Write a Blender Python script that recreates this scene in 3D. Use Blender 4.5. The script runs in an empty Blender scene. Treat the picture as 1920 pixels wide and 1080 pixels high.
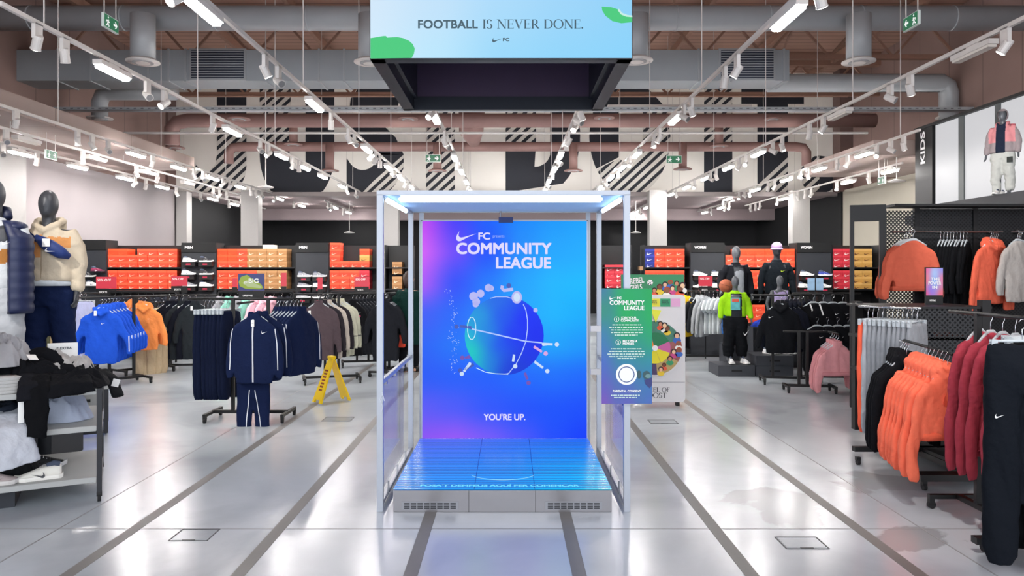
import bpy, bmesh, math, random
from mathutils import Vector, Matrix, noise
from mathutils.bvhtree import BVHTree
random.seed(7)
C = bpy.context.scene.collection
PI = math.pi
def hx(h, a=1.0):
    h = h.lstrip('#')
    f = lambda v: v/12.92 if v <= .04045 else ((v+.055)/1.055)**2.4
    return (f(int(h[0:2],16)/255), f(int(h[2:4],16)/255), f(int(h[4:6],16)/255), a)
# ---------------------------------------------------------------- camera, world, exposure
CAMH, F, VX, VY = 1.7, 1400.0, 955.0, 506.0
cd = bpy.data.cameras.new('camera'); cam = bpy.data.objects.new('camera', cd); C.objects.link(cam)
cam.location = (0,0,CAMH); cam.rotation_euler = (PI/2,0,0)
cd.sensor_width = 36; cd.lens = F/1920*36
cd.shift_x = (960-VX)/1920; cd.shift_y = -(540-VY)/1920
cd.clip_end = 100
sc = bpy.context.scene; sc.camera = cam
sc.view_settings.view_transform = 'Standard'; sc.view_settings.look = 'None'
sc.view_settings.exposure = 0.0; sc.view_settings.gamma = 1; sc.view_settings.use_curve_mapping = False
w = bpy.data.worlds.new('world'); sc.world = w; w.use_nodes = True
w.node_tree.nodes['Background'].inputs[0].default_value = hx('e6ebf2'); w.node_tree.nodes['Background'].inputs[1].default_value = 3.2
LAMP = 150.0          # strength of the linear track lamps
SPOT = 14.0          # strength of the spot lenses
SPOTW = 110.0         # watts of the aimed spots
# ---------------------------------------------------------------- helpers
def PX(px, Y): return (px-VX)*Y/F
def PZ(py, Y): return CAMH-(py-VY)*Y/F
MATS = {}
def mat(name, col, rough=.6, metal=0., var=.0, vs=20., bump=0., bs=60., emit=0., spec=.5, alpha=1., tr=0.):
    if name in MATS: return MATS[name]
    m = bpy.data.materials.new(name); m.use_nodes = True; nt = m.node_tree; b = nt.nodes['Principled BSDF']
    c = hx(col) if isinstance(col, str) else tuple(col)
    b.inputs['Base Color'].default_value = c; b.inputs['Roughness'].default_value = rough
    b.inputs['Metallic'].default_value = metal; b.inputs['Specular IOR Level'].default_value = spec
    if alpha < 1: b.inputs['Alpha'].default_value = alpha
    if tr: b.inputs['Transmission Weight'].default_value = tr
    if emit:
        b.inputs['Emission Color'].default_value = c; b.inputs['Emission Strength'].default_value = emit
        if emit <= 1.5: b.inputs['Base Color'].default_value = (0.02,0.02,0.02,1)
    if var or bump:
        tc = nt.nodes.new('ShaderNodeTexCoord')
    if var:
        n = nt.nodes.new('ShaderNodeTexNoise'); n.inputs['Scale'].default_value = vs; n.inputs['Detail'].default_value = 3
        nt.links.new(tc.outputs['Object'], n.inputs['Vector'])
        mx = nt.nodes.new('ShaderNodeMix'); mx.data_type = 'RGBA'
        mx.inputs[6].default_value = tuple(v*(1-var) for v in c[:3])+(1,); mx.inputs[7].default_value = tuple(min(1,v*(1+var)) for v in c[:3])+(1,)
        nt.links.new(n.outputs['Fac'], mx.inputs[0]); nt.links.new(mx.outputs[2], b.inputs['Base Color'])
    if bump:
        n2 = nt.nodes.new('ShaderNodeTexNoise'); n2.inputs['Scale'].default_value = bs; n2.inputs['Detail'].default_value = 4
        nt.links.new(tc.outputs['Object'], n2.inputs['Vector'])
        bp = nt.nodes.new('ShaderNodeBump'); bp.inputs['Strength'].default_value = bump; bp.inputs['Distance'].default_value = .01
        nt.links.new(n2.outputs['Fac'], bp.inputs['Height']); nt.links.new(bp.outputs['Normal'], b.inputs['Normal'])
    MATS[name] = m; return m
def cloth(col, rough=.85, bump=.7): return mat('cloth_'+col, col, rough, 0, .12, 14, bump, 28, spec=.1)
def attr_mat(name, emit=0., rough=.4, spec=.5):
    m = bpy.data.materials.new(name); m.use_nodes = True; nt = m.node_tree; b = nt.nodes['Principled BSDF']
    a = nt.nodes.new('ShaderNodeAttribute'); a.attribute_name = 'Col'
    b.inputs['Roughness'].default_value = rough; b.inputs['Specular IOR Level'].default_value = spec
    if emit:
        b.inputs['Base Color'].default_value = (.01,.01,.01,1)
        nt.links.new(a.outputs['Color'], b.inputs['Emission Color']); b.inputs['Emission Strength'].default_value = emit
    else: nt.links.new(a.outputs['Color'], b.inputs['Base Color'])
    return m
def link(name, me, parent=None, loc=None, rot=None):
    o = bpy.data.objects.new(name, me); C.objects.link(o)
    if parent is not None: o.parent = parent
    if loc is not None: o.location = loc
    if rot is not None: o.rotation_euler = rot
    return o
def tag(o, label=None, cat=None, group=None, kind=None):
    if label: o['label'] = label
    if cat: o['category'] = cat
    if group: o['group'] = group
    if kind: o['kind'] = kind
    return o
def thing(name, label, cat, loc=(0,0,0), rz=0., group=None):
    o = bpy.data.objects.new(name, None); C.objects.link(o); o.empty_display_size = .1
    o.location = loc; o.rotation_euler = (0,0,rz); return tag(o, label, cat, group)
def copy_tree(o, parent=None):
    c = o.copy(); C.objects.link(c); c.parent = parent
    for ch in list(o.children): copy_tree(ch, c)
    return c
USED = {}
def place(proto, loc, rz=0., label=None, group=None, rx=0., ry=0., s=None):
    o = copy_tree(proto) if proto.name in USED else proto
    USED[proto.name] = 1
    o.location = loc; o.rotation_euler = (rx,ry,rz)
    if s: o.scale = (s,s,s)
    if label: o['label'] = label
    if group: o['group'] = group
    return o
class MB:
    def __init__(s): s.bm = bmesh.new(); s.mi = 0; s.M = Matrix()
    def v(s, p): return s.bm.verts.new(s.M @ Vector(p))
    def f(s, vs):
        try:
            fc = s.bm.faces.new(vs); fc.material_index = s.mi; return fc
        except ValueError: return None
    def poly(s, pts): return s.f([s.v(p) for p in pts])
    def box(s, c, d, rz=0.):
        x,y,z = [v/2 for v in d]; R = Matrix.Translation(c) @ Matrix.Rotation(rz,4,'Z')
        P = [s.v(R @ Vector(p)) for p in ((-x,-y,-z),(x,-y,-z),(x,y,-z),(-x,y,-z),(-x,-y,z),(x,-y,z),(x,y,z),(-x,y,z))]
        for q in ((0,3,2,1),(4,5,6,7),(0,1,5,4),(1,2,6,5),(2,3,7,6),(3,0,4,7)): s.f([P[i] for i in q])
        return s
    def bb(s, x0,x1,y0,y1,z0,z1): return s.box(((x0+x1)/2,(y0+y1)/2,(z0+z1)/2),(abs(x1-x0),abs(y1-y0),abs(z1-z0)))
    def rings(s, R, cap=True, closed=False):
        V = [[s.v(p) for p in r] for r in R]; n = len(V[0])
        m = len(V)
        for i in range(m if closed else m-1):
            a, b = V[i], V[(i+1)%m]
            for j in range(n): s.f([a[j], a[(j+1)%n], b[(j+1)%n], b[j]])
        if cap and not closed: s.f(V[0][::-1]); s.f(V[-1])
        return s
    def tube(s, pts, r, n=8, cap=True, up0=None):
        """pts path; r radius or list of (ra,rb)"""
        pts = [Vector(p) for p in pts]; R = []; up = Vector(up0) if up0 else None
        for i, p in enumerate(pts):
            t = (pts[min(i+1,len(pts)-1)]-pts[max(i-1,0)]).normalized()
            if up is None: up = Vector((0,1,0)) if abs(t.y) < .9 else Vector((1,0,0))
            a = t.cross(up).normalized(); b = a.cross(t).normalized(); up = b
            q = r[i] if isinstance(r, (list,tuple)) else r
            ra, rb = q if isinstance(q, (list,tuple)) else (q,q)
            R.append([p+a*ra*math.cos(2*PI*k/n+(PI/n if n==4 else 0))+b*rb*math.sin(2*PI*k/n+(PI/n if n==4 else 0)) for k in range(n)])
        return s.rings(R, cap)
    def lathe(s, prof, c=(0,0,0), n=20):
        R = [[(c[0]+r*math.cos(2*PI*k/n), c[1]+r*math.sin(2*PI*k/n), c[2]+z) for k in range(n)] for r,z in prof]
        return s.rings(R)
    def ball(s, c, r, n=14, m=9):
        r = r if isinstance(r,(list,tuple)) else (r,r,r)
        R = [[(c[0]+r[0]*math.sin(PI*(i+.02)/(m+.04))*math.cos(2*PI*k/n), c[1]+r[1]*math.sin(PI*(i+.02)/(m+.04))*math.sin(2*PI*k/n), c[2]-r[2]*math.cos(PI*i/m)) for k in range(n)] for i in range(m+1)]
        return s.rings(R)
    def prism(s, pts, axis='y', d0=0., d1=.01):
        """extrude 2D outline"""
        def P(a,b,d): return (a,d,b) if axis=='y' else ((d,a,b) if axis=='x' else (a,b,d))
        return s.rings([[P(a,b,d0) for a,b in pts],[P(a,b,d1) for a,b in pts]])
    def build(s, name, mats, parent=None, smooth=False, bevel=0., loc=None, rot=None, norm=True):
        if norm: bmesh.ops.recalc_face_normals(s.bm, faces=s.bm.faces[:])
        if bevel: bmesh.ops.bevel(s.bm, geom=s.bm.edges[:], offset=bevel, segments=2, affect='EDGES', clamp_overlap=True)
        me = bpy.data.meshes.new(name); s.bm.to_mesh(me); s.bm.free()
        for m in (mats if isinstance(mats,(list,tuple)) else [mats]): me.materials.append(m)
        if smooth:
            for p in me.polygons: p.use_smooth = True
        return link(name, me, parent, loc, rot)
def structure(name, b, m, **k):
    o = b.build(name, m, **k); o['kind'] = 'structure'; return o
def eval_mesh(ob):
    dg = bpy.context.evaluated_depsgraph_get(); dg.update()
    return bpy.data.meshes.new_from_object(ob.evaluated_get(dg))
def soften(b, voxel=.014, it=4, wr=None, seed=0):
    """fuse overlapping lofts of an MB into one continuous cloth or body surface"""
    bmesh.ops.recalc_face_normals(b.bm, faces=b.bm.faces[:])
    me = bpy.data.meshes.new('t'); b.bm.to_mesh(me); b.bm.free(); o = link('t', me)
    m = o.modifiers.new('r','REMESH'); m.mode = 'VOXEL'; m.voxel_size = voxel; m.use_smooth_shade = True
    if it: m2 = o.modifiers.new('s','SMOOTH'); m2.iterations = it; m2.factor = .5
    r = eval_mesh(o); bpy.data.objects.remove(o); bpy.data.meshes.remove(me)
    if wr:
        amp, fx, fz = wr
        ns = [v.normal.copy() for v in r.vertices]
        for v, nn in zip(r.vertices, ns):
            p = v.co; q = Vector((p.x*fx+seed*3.1+p.z*3, p.y*fx*.5, p.z*fz+seed))
            k = noise.noise(q)+.5*noise.noise(q*2.1)+(.35-abs(noise.noise(q*1.3+Vector((5,5,5)))))*1.1-.3
            v.co = p+nn*amp*k
    for p in r.polygons: p.use_smooth = True
    return r
def bvh(me):
    return BVHTree.FromPolygons([v.co.copy() for v in me.vertices], [tuple(p.vertices) for p in me.polygons])
def ribbon(tree, pts, wd, name, m, parent, d=(0,1,0), off=.002, steps=14, back=2.):
    """strip laid over a surface: path points projected along d"""
    d = Vector(d).normalized(); b = MB(); P = []
    for i in range(len(pts)-1):
        a, c = Vector(pts[i]), Vector(pts[i+1])
        for k in range(steps): P.append(a.lerp(c, k/steps))
    P.append(Vector(pts[-1])); prev = None
    for i, p in enumerate(P):
        t = (P[min(i+1,len(P)-1)]-P[max(i-1,0)]).normalized(); s_ = t.cross(d).normalized()*wd/2
        row = []
        for q in (p-s_, p, p+s_):
            h = tree.ray_cast(q-d*back, d)
            row.append((h[0]-d*off) if h[0] is not None else None)
        if any(r is None for r in row): prev = None; continue
        row = [b.v(r) for r in row]
        if prev:
            b.f([prev[0],prev[1],row[1],row[0]]); b.f([prev[1],prev[2],row[2],row[1]])
        prev = row
    return b.build(name, m, parent, smooth=True, norm=False)
def shape2d(loops, name, m, parent=None, ext=.001, loc=(0,0,0), rot=(PI/2,0,0), proj=None):
    cu = bpy.data.curves.new('t','CURVE'); cu.dimensions = '2D'; cu.fill_mode = 'BOTH'; cu.extrude = ext
    for L in loops:
        sp = cu.splines.new('POLY'); sp.points.add(len(L)-1); sp.use_cyclic_u = True
        for i,(x,y) in enumerate(L): sp.points[i].co = (x,y,0,1)
    o = link('t', cu); me = eval_mesh(o); bpy.data.objects.remove(o)
    me.materials.clear(); me.materials.append(m)
    return link(name, me, parent, loc, rot)
def text(s, name, m, parent, loc, w=None, h=.1, rot=(PI/2,0,0), bold=0., align='C', ext=.0012, sp=1.):
    """w: total width, h: capital height"""
    cu = bpy.data.curves.new('t','FONT'); cu.body = s; cu.size = 1; cu.extrude = 0; cu.space_character = sp
    o = link('t', cu); me = eval_mesh(o); bpy.data.objects.remove(o)
    xs = [v.co.x for v in me.vertices]; ys = [v.co.y for v in me.vertices]
    cu2 = .73+2*bold; x0, x1 = min(xs), max(xs); sy = h/cu2; sx = (w/(x1-x0+2*bold)) if w else sy
    ox = {'C':(x0+x1)/2, 'L':x0-bold, 'R':x1+bold}[align]
    if bold:                       # heavier stroke: the same outline laid eight times round
        co = [(v.co.x,v.co.y) for v in me.vertices]; fs = [tuple(q.vertices) for q in me.polygons]; n0 = len(co); V = []; FF = []
        for k in range(9):
            dx, dy = (0,0) if k == 8 else (bold*max(-1,min(1,1.3*math.cos(k*PI/4))), bold*max(-1,min(1,1.3*math.sin(k*PI/4))))
            V += [((x+dx-ox)*sx, (y+dy+bold)*sy, ext+k*.00003) for x,y in co]; FF += [tuple(i+k*n0 for i in f_) for f_ in fs]
        me = bpy.data.meshes.new(name); me.from_pydata(V,[],FF)
    else:
        for v in me.vertices: v.co = ((v.co.x-ox)*sx, v.co.y*sy, ext)
    me.materials.clear(); me.materials.append(m)
    return link(name, me, parent, loc, rot)
SW = [(1,.42),(.6,.25),(.35,.12),(.22,.05),(.12,.04),(.04,.08),(.0,.18),(.02,.30),(.08,.42),(.16,.53),(.125,.42),(.12,.32),(.16,.25),(.24,.22),(.36,.24),(.6,.31)]
def swoosh(name, m, parent, loc, w, rot=(PI/2,0,0), flip=False):
    return shape2d([[((x-.5)*w*(-1 if flip else 1), (y-.25)*w) for x,y in SW]], name, m, parent, .0008, loc, rot)
def panel(name, w, h, fn, m, parent, loc, rot=(PI/2,0,0), nx=24, ny=32):
    """flat printed or lit panel, colour from fn(u,v)"""
    b = MB(); V = [[b.v(((i/nx-.5)*w, j/ny*h, 0)) for i in range(nx+1)] for j in range(ny+1)]
    for j in range(ny):
        for i in range(nx): b.f([V[j][i],V[j][i+1],V[j+1][i+1],V[j+1][i]])
    o = b.build(name, m, parent, loc=loc, rot=rot, norm=False, smooth=True)
    ca = o.data.color_attributes.new('Col','FLOAT_COLOR','POINT')
    for j in range(ny+1):
        for i in range(nx+1): ca.data[j*(nx+1)+i].color = hx_l(fn(i/nx, j/ny))
    return o
def hx_l(c):
    f = lambda v: v/12.92 if v <= .04045 else ((v+.055)/1.055)**2.4
    return (f(max(0,min(1,c[0]))), f(max(0,min(1,c[1]))), f(max(0,min(1,c[2]))), 1)
def rgb(h): return tuple(int(h[i:i+2],16)/255 for i in (0,2,4))
def cgrid(rows):
    """smooth colour field from rows of hex colours, top row first"""
    G = [[rgb(c) for c in r.split()] for r in rows[::-1]]; nv, nu = len(G)-1, len(G[0])-1
    S_ = lambda t: t*t*(3-2*t)*.5+t*.5
    def fn(u,v):
        x, y = u*nu, v*nv; i, j = min(nu-1,int(x)), min(nv-1,int(y)); fx, fy = S_(x-i), S_(y-j)
        return tuple((G[j][i][k]*(1-fx)+G[j][i+1][k]*fx)*(1-fy)+(G[j+1][i][k]*(1-fx)+G[j+1][i+1][k]*fx)*fy for k in range(3))
    return fn
def idw(pts, pw=3.):
    """smooth colour field from control points (u,v,hex)"""
    Q = [(u,v,rgb(c)) for u,v,c in pts]
    def fn(u,v):
        W = 0; A = [0,0,0]
        for a,b_,c in Q:
            k = 1/((a-u)**2+(b_-v)**2+.02)**(pw/2); W += k
            for i in range(3): A[i] += k*c[i]
        return tuple(x/W for x in A)
    return fn
ORD = ['first','second','third','fourth','fifth','sixth','seventh','eighth','ninth','tenth','eleventh','twelfth','thirteenth','fourteenth','fifteenth','sixteenth','seventeenth','eighteenth','nineteenth','twentieth']
# ---------------------------------------------------------------- shared materials
white = mat('white_paint','e4e4e2',.45,var=.03); black = mat('black_metal','0a0b0d',.5,.0,var=.1)
blk = mat('matte_black','08090b',.6,var=.08); dgrey = mat('dark_grey_board','2a2d33',.6,var=.06)
steel = mat('brushed_steel','9a989b',.28,.85,var=.05,vs=6); alu = mat('white_aluminium','b3b9c3',.35,.3,var=.03)
chrome = mat('chrome','cfd2d6',.2,1.); clearp = mat('frosted_plastic','cdd6dc',.35,alpha=.75,var=.05)
rubber = mat('rubber','1a1a1c',.8,var=.1)
lampm = mat('lamp_light','fbf8f6',.5,emit=LAMP); spotm = mat('spot_lens','fbf8f4',.5,emit=SPOT)
tagm = mat('paper_tag','f1f1ee',.7,var=.03); inkm = mat('print_white','f2f2f2',.6,var=.02); inkd = mat('print_dark','22333f',.6,var=.02)
redm = mat('sale_red','d8203f',.5,var=.04); txtw = mat('white_letter','ffffff',.5,emit=.85)
fixm = mat('white_fixture','cfcac6',.45,.1,var=.04); ductm = mat('duct_grey','a2a5a8',.5,.1,var=.08,vs=3)
rduct = mat('duct_mauve','8c6c66',.55,.05,var=.1,vs=3)
# ================================================================ the room
def floor_mat():
    m = bpy.data.materials.new('polished_concrete'); m.use_nodes = True; nt = m.node_tree; b = nt.nodes['Principled BSDF']; L = nt.links.new
    tc = nt.nodes.new('ShaderNodeTexCoord')
    def no(scale, det, dist=0.):
        n = nt.nodes.new('ShaderNodeTexNoise'); n.inputs['Scale'].default_value = scale; n.inputs['Detail'].default_value = det; n.inputs['Distortion'].default_value = dist
        L(tc.outputs['Object'], n.inputs['Vector']); return n
    n1 = no(.45, 6, 1.2); n2 = no(3.5, 8, .5)
    r1 = nt.nodes.new('ShaderNodeValToRGB'); r1.color_ramp.elements[0].position = .38; r1.color_ramp.elements[0].color = hx('b4bcc3')
    r1.color_ramp.elements[1].position = .55; r1.color_ramp.elements[1].color = hx('c8d0d7'); L(n1.outputs['Fac'], r1.inputs[0])
    r2 = nt.nodes.new('ShaderNodeValToRGB'); r2.color_ramp.elements[0].position = .3; r2.color_ramp.elements[0].color = (.95,.95,.95,1)
    r2.color_ramp.elements[1].position = .7; r2.color_ramp.elements[1].color = (1,1,1,1); L(n2.outputs['Fac'], r2.inputs[0])
    mx = nt.nodes.new('ShaderNodeMix'); mx.data_type = 'RGBA'; mx.blend_type = 'MULTIPLY'; mx.inputs[0].default_value = 1
    L(r1.outputs[0], mx.inputs[6]); L(r2.outputs[0], mx.inputs[7])
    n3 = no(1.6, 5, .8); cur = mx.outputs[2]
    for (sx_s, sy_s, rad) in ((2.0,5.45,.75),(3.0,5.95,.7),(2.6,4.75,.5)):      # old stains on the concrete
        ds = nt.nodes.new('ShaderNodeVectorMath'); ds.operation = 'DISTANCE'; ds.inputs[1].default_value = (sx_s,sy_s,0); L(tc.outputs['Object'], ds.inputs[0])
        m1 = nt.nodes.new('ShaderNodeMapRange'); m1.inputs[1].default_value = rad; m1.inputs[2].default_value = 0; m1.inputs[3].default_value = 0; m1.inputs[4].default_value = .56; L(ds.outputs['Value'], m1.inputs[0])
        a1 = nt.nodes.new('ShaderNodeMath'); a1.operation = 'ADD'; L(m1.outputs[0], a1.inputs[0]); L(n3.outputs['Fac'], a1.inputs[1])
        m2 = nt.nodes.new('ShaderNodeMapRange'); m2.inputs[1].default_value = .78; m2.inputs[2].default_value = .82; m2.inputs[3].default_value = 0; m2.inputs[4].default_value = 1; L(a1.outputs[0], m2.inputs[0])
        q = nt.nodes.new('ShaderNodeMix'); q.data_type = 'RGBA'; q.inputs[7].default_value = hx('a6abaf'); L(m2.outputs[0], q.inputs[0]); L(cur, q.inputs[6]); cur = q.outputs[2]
    L(cur, b.inputs['Base Color'])
    rr = nt.nodes.new('ShaderNodeMapRange'); rr.inputs[1].default_value = .3; rr.inputs[2].default_value = .7; rr.inputs[3].default_value = .19; rr.inputs[4].default_value = .23
    L(n1.outputs['Fac'], rr.inputs[0]); L(rr.outputs[0], b.inputs['Roughness'])
    b.inputs['IOR'].default_value = 2.0
    return m
structure('floor', MB().bb(-10.2,10.2,-3,29.3,-.1,0), floor_mat())
def groove_mat(name, col, sp, axis, dark=.55, wd=.02, rough=.8, var=.12):
    m = bpy.data.materials.new(name); m.use_nodes = True; nt = m.node_tree; b = nt.nodes['Principled BSDF']; L = nt.links.new
    tc = nt.nodes.new('ShaderNodeTexCoord'); sx = nt.nodes.new('ShaderNodeSeparateXYZ'); L(tc.outputs['Object'], sx.inputs[0])
    md = nt.nodes.new('ShaderNodeMath'); md.operation = 'MODULO'; md.inputs[1].default_value = sp
    ad = nt.nodes.new('ShaderNodeMath'); ad.operation = 'ADD'; ad.inputs[1].default_value = 100*sp
    L(sx.outputs[axis], ad.inputs[0]); L(ad.outputs[0], md.inputs[0])
    lt = nt.nodes.new('ShaderNodeMath'); lt.operation = 'LESS_THAN'; lt.inputs[1].default_value = wd; L(md.outputs[0], lt.inputs[0])
    n = nt.nodes.new('ShaderNodeTexNoise'); n.inputs['Scale'].default_value = 1.3; n.inputs['Detail'].default_value = 6; L(tc.outputs['Object'], n.inputs['Vector'])
    c = hx(col); m1 = nt.nodes.new('ShaderNodeMix'); m1.data_type = 'RGBA'
    m1.inputs[6].default_value = tuple(v*(1-var) for v in c[:3])+(1,); m1.inputs[7].default_value = tuple(v*(1+var) for v in c[:3])+(1,); L(n.outputs['Fac'], m1.inputs[0])
    m2 = nt.nodes.new('ShaderNodeMix'); m2.data_type = 'RGBA'; m2.inputs[7].default_value = tuple(v*dark for v in c[:3])+(1,)
    L(lt.outputs[0], m2.inputs[0]); L(m1.outputs[2], m2.inputs[6]); L(m2.outputs[2], b.inputs['Base Color']); b.inputs['Roughness'].default_value = rough
    return m
brown_y = groove_mat('brown_concrete_panels','8c736c',1.2,1)
ceil_m = groove_mat('ceiling_deck','a88474',.28,1,.6,.05)
white_x = groove_mat('white_concrete_panels','f4f0e8',1.2,0,.7,.012,var=.04)
cream = mat('off_white_wall','958d8f',.7,var=.05,vs=1.5); slabm = groove_mat('low_ceiling_boards','9b8a84',2.4,1,.6,.03)
darkw = groove_mat('charcoal_wall','090a0d',2.2,0,1.35,.7,var=.1)
whitep = mat('white_wall_panel','dedee2',.5,var=.02,vs=2); shelfblk = mat('shelf_black','0e0f12',.55,var=.08)
structure('ceiling', MB().bb(-10.2,10.2,-3,22.2,7.5,7.7), ceil_m)
structure('wall_left', MB().bb(-10.2,-9.9,-3,29.3,0,7.5), brown_y)
structure('wall_right', MB().bb(9.9,10.2,-3,29.3,0,7.5), brown_y)
wb = structure('wall_back', MB().bb(-9.9,9.9,22,22.3,3.96,7.5), white_x)
structure('wall_back_low', MB().bb(-9.9,9.9,29,29.3,0,4.05), darkw)
structure('ceiling_low', MB().bb(-9.9,9.9,22.3,29,3.9,4.05), mat('low_ceiling_mauve','8c7b7b',.7,var=.05))
structure('trim_1', MB().bb(-9.9,9.9,21.85,22.0,3.86,3.98), mat('trim_beam','8d8382',.6,var=.05))
structure('trim_2', MB().bb(-9.9,9.9,27.0,27.3,3.5,3.9), mat('trim_mauve','9a8a8c',.6,var=.05))
structure('wall_left_lining', MB().bb(-9.9,-9.65,10.2,22.0,0,4.0), cream)
structure('wall_left_front', MB().bb(-9.9,-9.25,4,14.3,0,4.0), mat('pale_wall','9c9a98',.7,var=.03))
structure('wall_right_lining', MB().bb(9.65,9.9,14.8,21.6,0,4.0), mat('cream_wall','a8a294',.7,var=.05,vs=1.5))
structure('wall_left_rear', MB().bb(-9.9,-9.6,22.35,29,0,3.95), darkw); structure('wall_right_rear', MB().bb(9.6,9.9,21.6,29,0,3.95), darkw)
structure('ceiling_left', MB().bb(-9.9,-7.3,3,17.3,4.0,4.3), slabm)
structure('ceiling_right', MB().bb(7.3,9.9,14.95,18.5,4.0,4.3), slabm)
k = 0
for px, pw in ((310,.42),(343,.30),(470,.5),(731,.5),(1233,.5),(1500,.5)):
    k += 1; x = PX(px,21.6); structure('trim_%d'%(k+2), MB().bb(x-pw/2,x+pw/2,21.5,21.85,0,4.0 if k>2 else 3.96), mat('column_paint','aeaba8',.6,var=.04))
for px in (293,1598):
    k += 1; x = PX(px,21.4); structure('trim_%d'%(k+2), MB().bb(x-.3,x+.3,21.5,22,3.96,7.5), mat('brown_pier','6b5550',.7,var=.08))
tapem = mat('grey_floor_tape','7a7876',.45,var=.05)
for i, x in enumerate((-2.46,-1.51,-.55,.39,1.35,2.29)):
    tag(MB().bb(x-.04,x+.04,1.5,13.5,0.0,.0016).build('floor_tape', tapem), '%s grey tape stripe along the polished floor, counting from the left' % ORD[i], 'floor tape', 'long grey tape stripes on the floor')
jm = mat('joint_dark','8b8d8e',.6,var=.1); b = MB()
for x in (-2.96,2.71,-6.2,6.2): b.bb(x-.005,x+.005,-2,21,0,.001)
for y in (4.9,9.6,14.6): b.bb(-9,9,y-.004,y+.004,0,.001)
structure('trim_20', b, jm)
hm = mat('hatch_line','55585a',.5,.3,var=.1)
for (px,py,w_,d_,l) in ((365,1003,.24,.21,'square metal floor hatch lying left of the lit platform near the camera'),(1503,1018,.26,.2,'square metal floor hatch lying right of the lit platform near the camera'),(634,786,.32,.24,'small floor hatch lying just in front of the yellow wet floor sign'),(1243,791,.3,.22,'small floor hatch lying in front of the white wheel stand')):
    Y = 2380/(py-506); t = thing('floor_hatch', l, 'floor hatch', (PX(px,Y),Y,0), 0, 'metal floor hatches')
    b = MB()
    for (cx,cy,dx,dy) in ((0,-d_/2,w_,.008),(0,d_/2,w_,.008),(-w_/2,0,.008,d_),(w_/2,0,.008,d_)): b.bb(cx-dx/2,cx+dx/2,cy-dy/2,cy+dy/2,0,.003)
    b.build('frame', hm, t); MB().bb(-.04,.04,-d_/2+.006,-d_/2+.02,0,.003).build('handle', mat('hatch_handle','44484a',.5,.5), t)
    MB().bb(-w_/2+.01,w_/2-.01,-d_/2+.022,d_/2-.01,0,.0015).build('lid', mat('hatch_lid','a8b0b6',.2,var=.06), t)
# ---- giant letters painted on the back wall
let_b = mat('mural_black','23262f',.7,var=.05); 
def stripe_mat():
    m = bpy.data.materials.new('mural_stripes'); m.use_nodes = True; nt = m.node_tree; b = nt.nodes['Principled BSDF']; L = nt.links.new
    tc = nt.nodes.new('ShaderNodeTexCoord'); sx = nt.nodes.new('ShaderNodeSeparateXYZ'); L(tc.outputs['Object'], sx.inputs[0])
    a = nt.nodes.new('ShaderNodeMath'); a.operation = 'SUBTRACT'; mu = nt.nodes.new('ShaderNodeMath'); mu.operation = 'MULTIPLY'; mu.inputs[1].default_value = .92
    L(sx.outputs[0], mu.inputs[0]); L(sx.outputs[1], a.inputs[0]); L(mu.outputs[0], a.inputs[1])
    ad = nt.nodes.new('ShaderNodeMath'); ad.operation = 'ADD'; ad.inputs[1].default_value = 100; L(a.outputs[0], ad.inputs[0])
    md = nt.nodes.new('ShaderNodeMath'); md.operation = 'MODULO'; md.inputs[1].default_value = .27; L(ad.outputs[0], md.inputs[0])
    lt = nt.nodes.new('ShaderNodeMath'); lt.operation = 'LESS_THAN'; lt.inputs[1].default_value = .125; L(md.outputs[0], lt.inputs[0])
    mx = nt.nodes.new('ShaderNodeMix'); mx.data_type = 'RGBA'; mx.inputs[6].default_value = hx('dcd8d0'); mx.inputs[7].default_value = hx('23262f')
    L(lt.outputs[0], mx.inputs[0]); L(mx.outputs[2], b.inputs['Base Color']); b.inputs['Roughness'].default_value = .7; return m
let_s = stripe_mat()
def arc(cx,cy,rx,ry,a0,a1,n=14): return [(cx+rx*math.cos(math.radians(a0+(a1-a0)*i/n)), cy+ry*math.sin(math.radians(a0+(a1-a0)*i/n))) for i in range(n+1)]
def letter(loops, m):   # pixel coordinates measured on the wall plane
    LL = [[(PX(x,22), PZ(min(y,361),22)) for x,y in l] for l in loops]
    return shape2d(LL, 'painted_letter', m, wb, .004, (0,21.994,0))
B_ = 361
letter([[(407,150),(462,150),(462,233),(407,233)]], let_b)
letter([[(407,233),(462,233),(462,312)]+arc(425,312,37,48,0,90,8)+[(365,B_),(365,305),(378,322),(392,322),(404,308),(407,290)]], let_s)
letter([[(487,150),(545,150),(545,270),(487,270)]], let_s)
letter([[(487,270),(543,270),(543,300)]+arc(558,300,15,18,180,0,10)[0:]+[(573,300),(573,150),(627,150),(627,290)]+arc(557,290,70,95,0,62,8)+arc(557,290,70,95,118,180,8)], let_b)
letter([[(655,205),(658,185),(672,165),(690,150),(757,150),(745,205)]], let_b)
letter([[(650,238),(722,238),(742,258),(757,290),(700,290),(678,268),(655,255)]], let_b)
letter([[(650,297)]+arc(680,285,30,34,150,40,8)+[(704,286),(757,290),(700,340),(680,B_),(650,B_)]], let_b)
letter([[(757,290),(757,315),(742,345),(728,B_),(680,B_),(700,340)]], let_s)
letter([[(757,150),(900,150),(900,205),(757,205)]], let_b)
letter([[(799,205),(853,205),(853,B_),(799,B_)]], let_s)
letter([[(948,150),(1005,150),(1005,270),(948,270)]], let_s)
letter([[(1005,150),(1020,150)]+arc(1020,255,68,105,-90,58,12)+[(948,B_),(948,270),(1005,270),(1002,313)]+arc(1002,285,30,28,90,0,8)+[(1032,210),(1005,200)]], let_b)
letter([[(1160,150)]+arc(1181,255,76,110,-105,-179,6)+arc(1181,255,76,110,178,146,6)+[(1160,295),(1160,200)]], let_b)
letter([[(1161,150),(1200,150),(1250,204),(1161,200)]], let_b)
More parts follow.
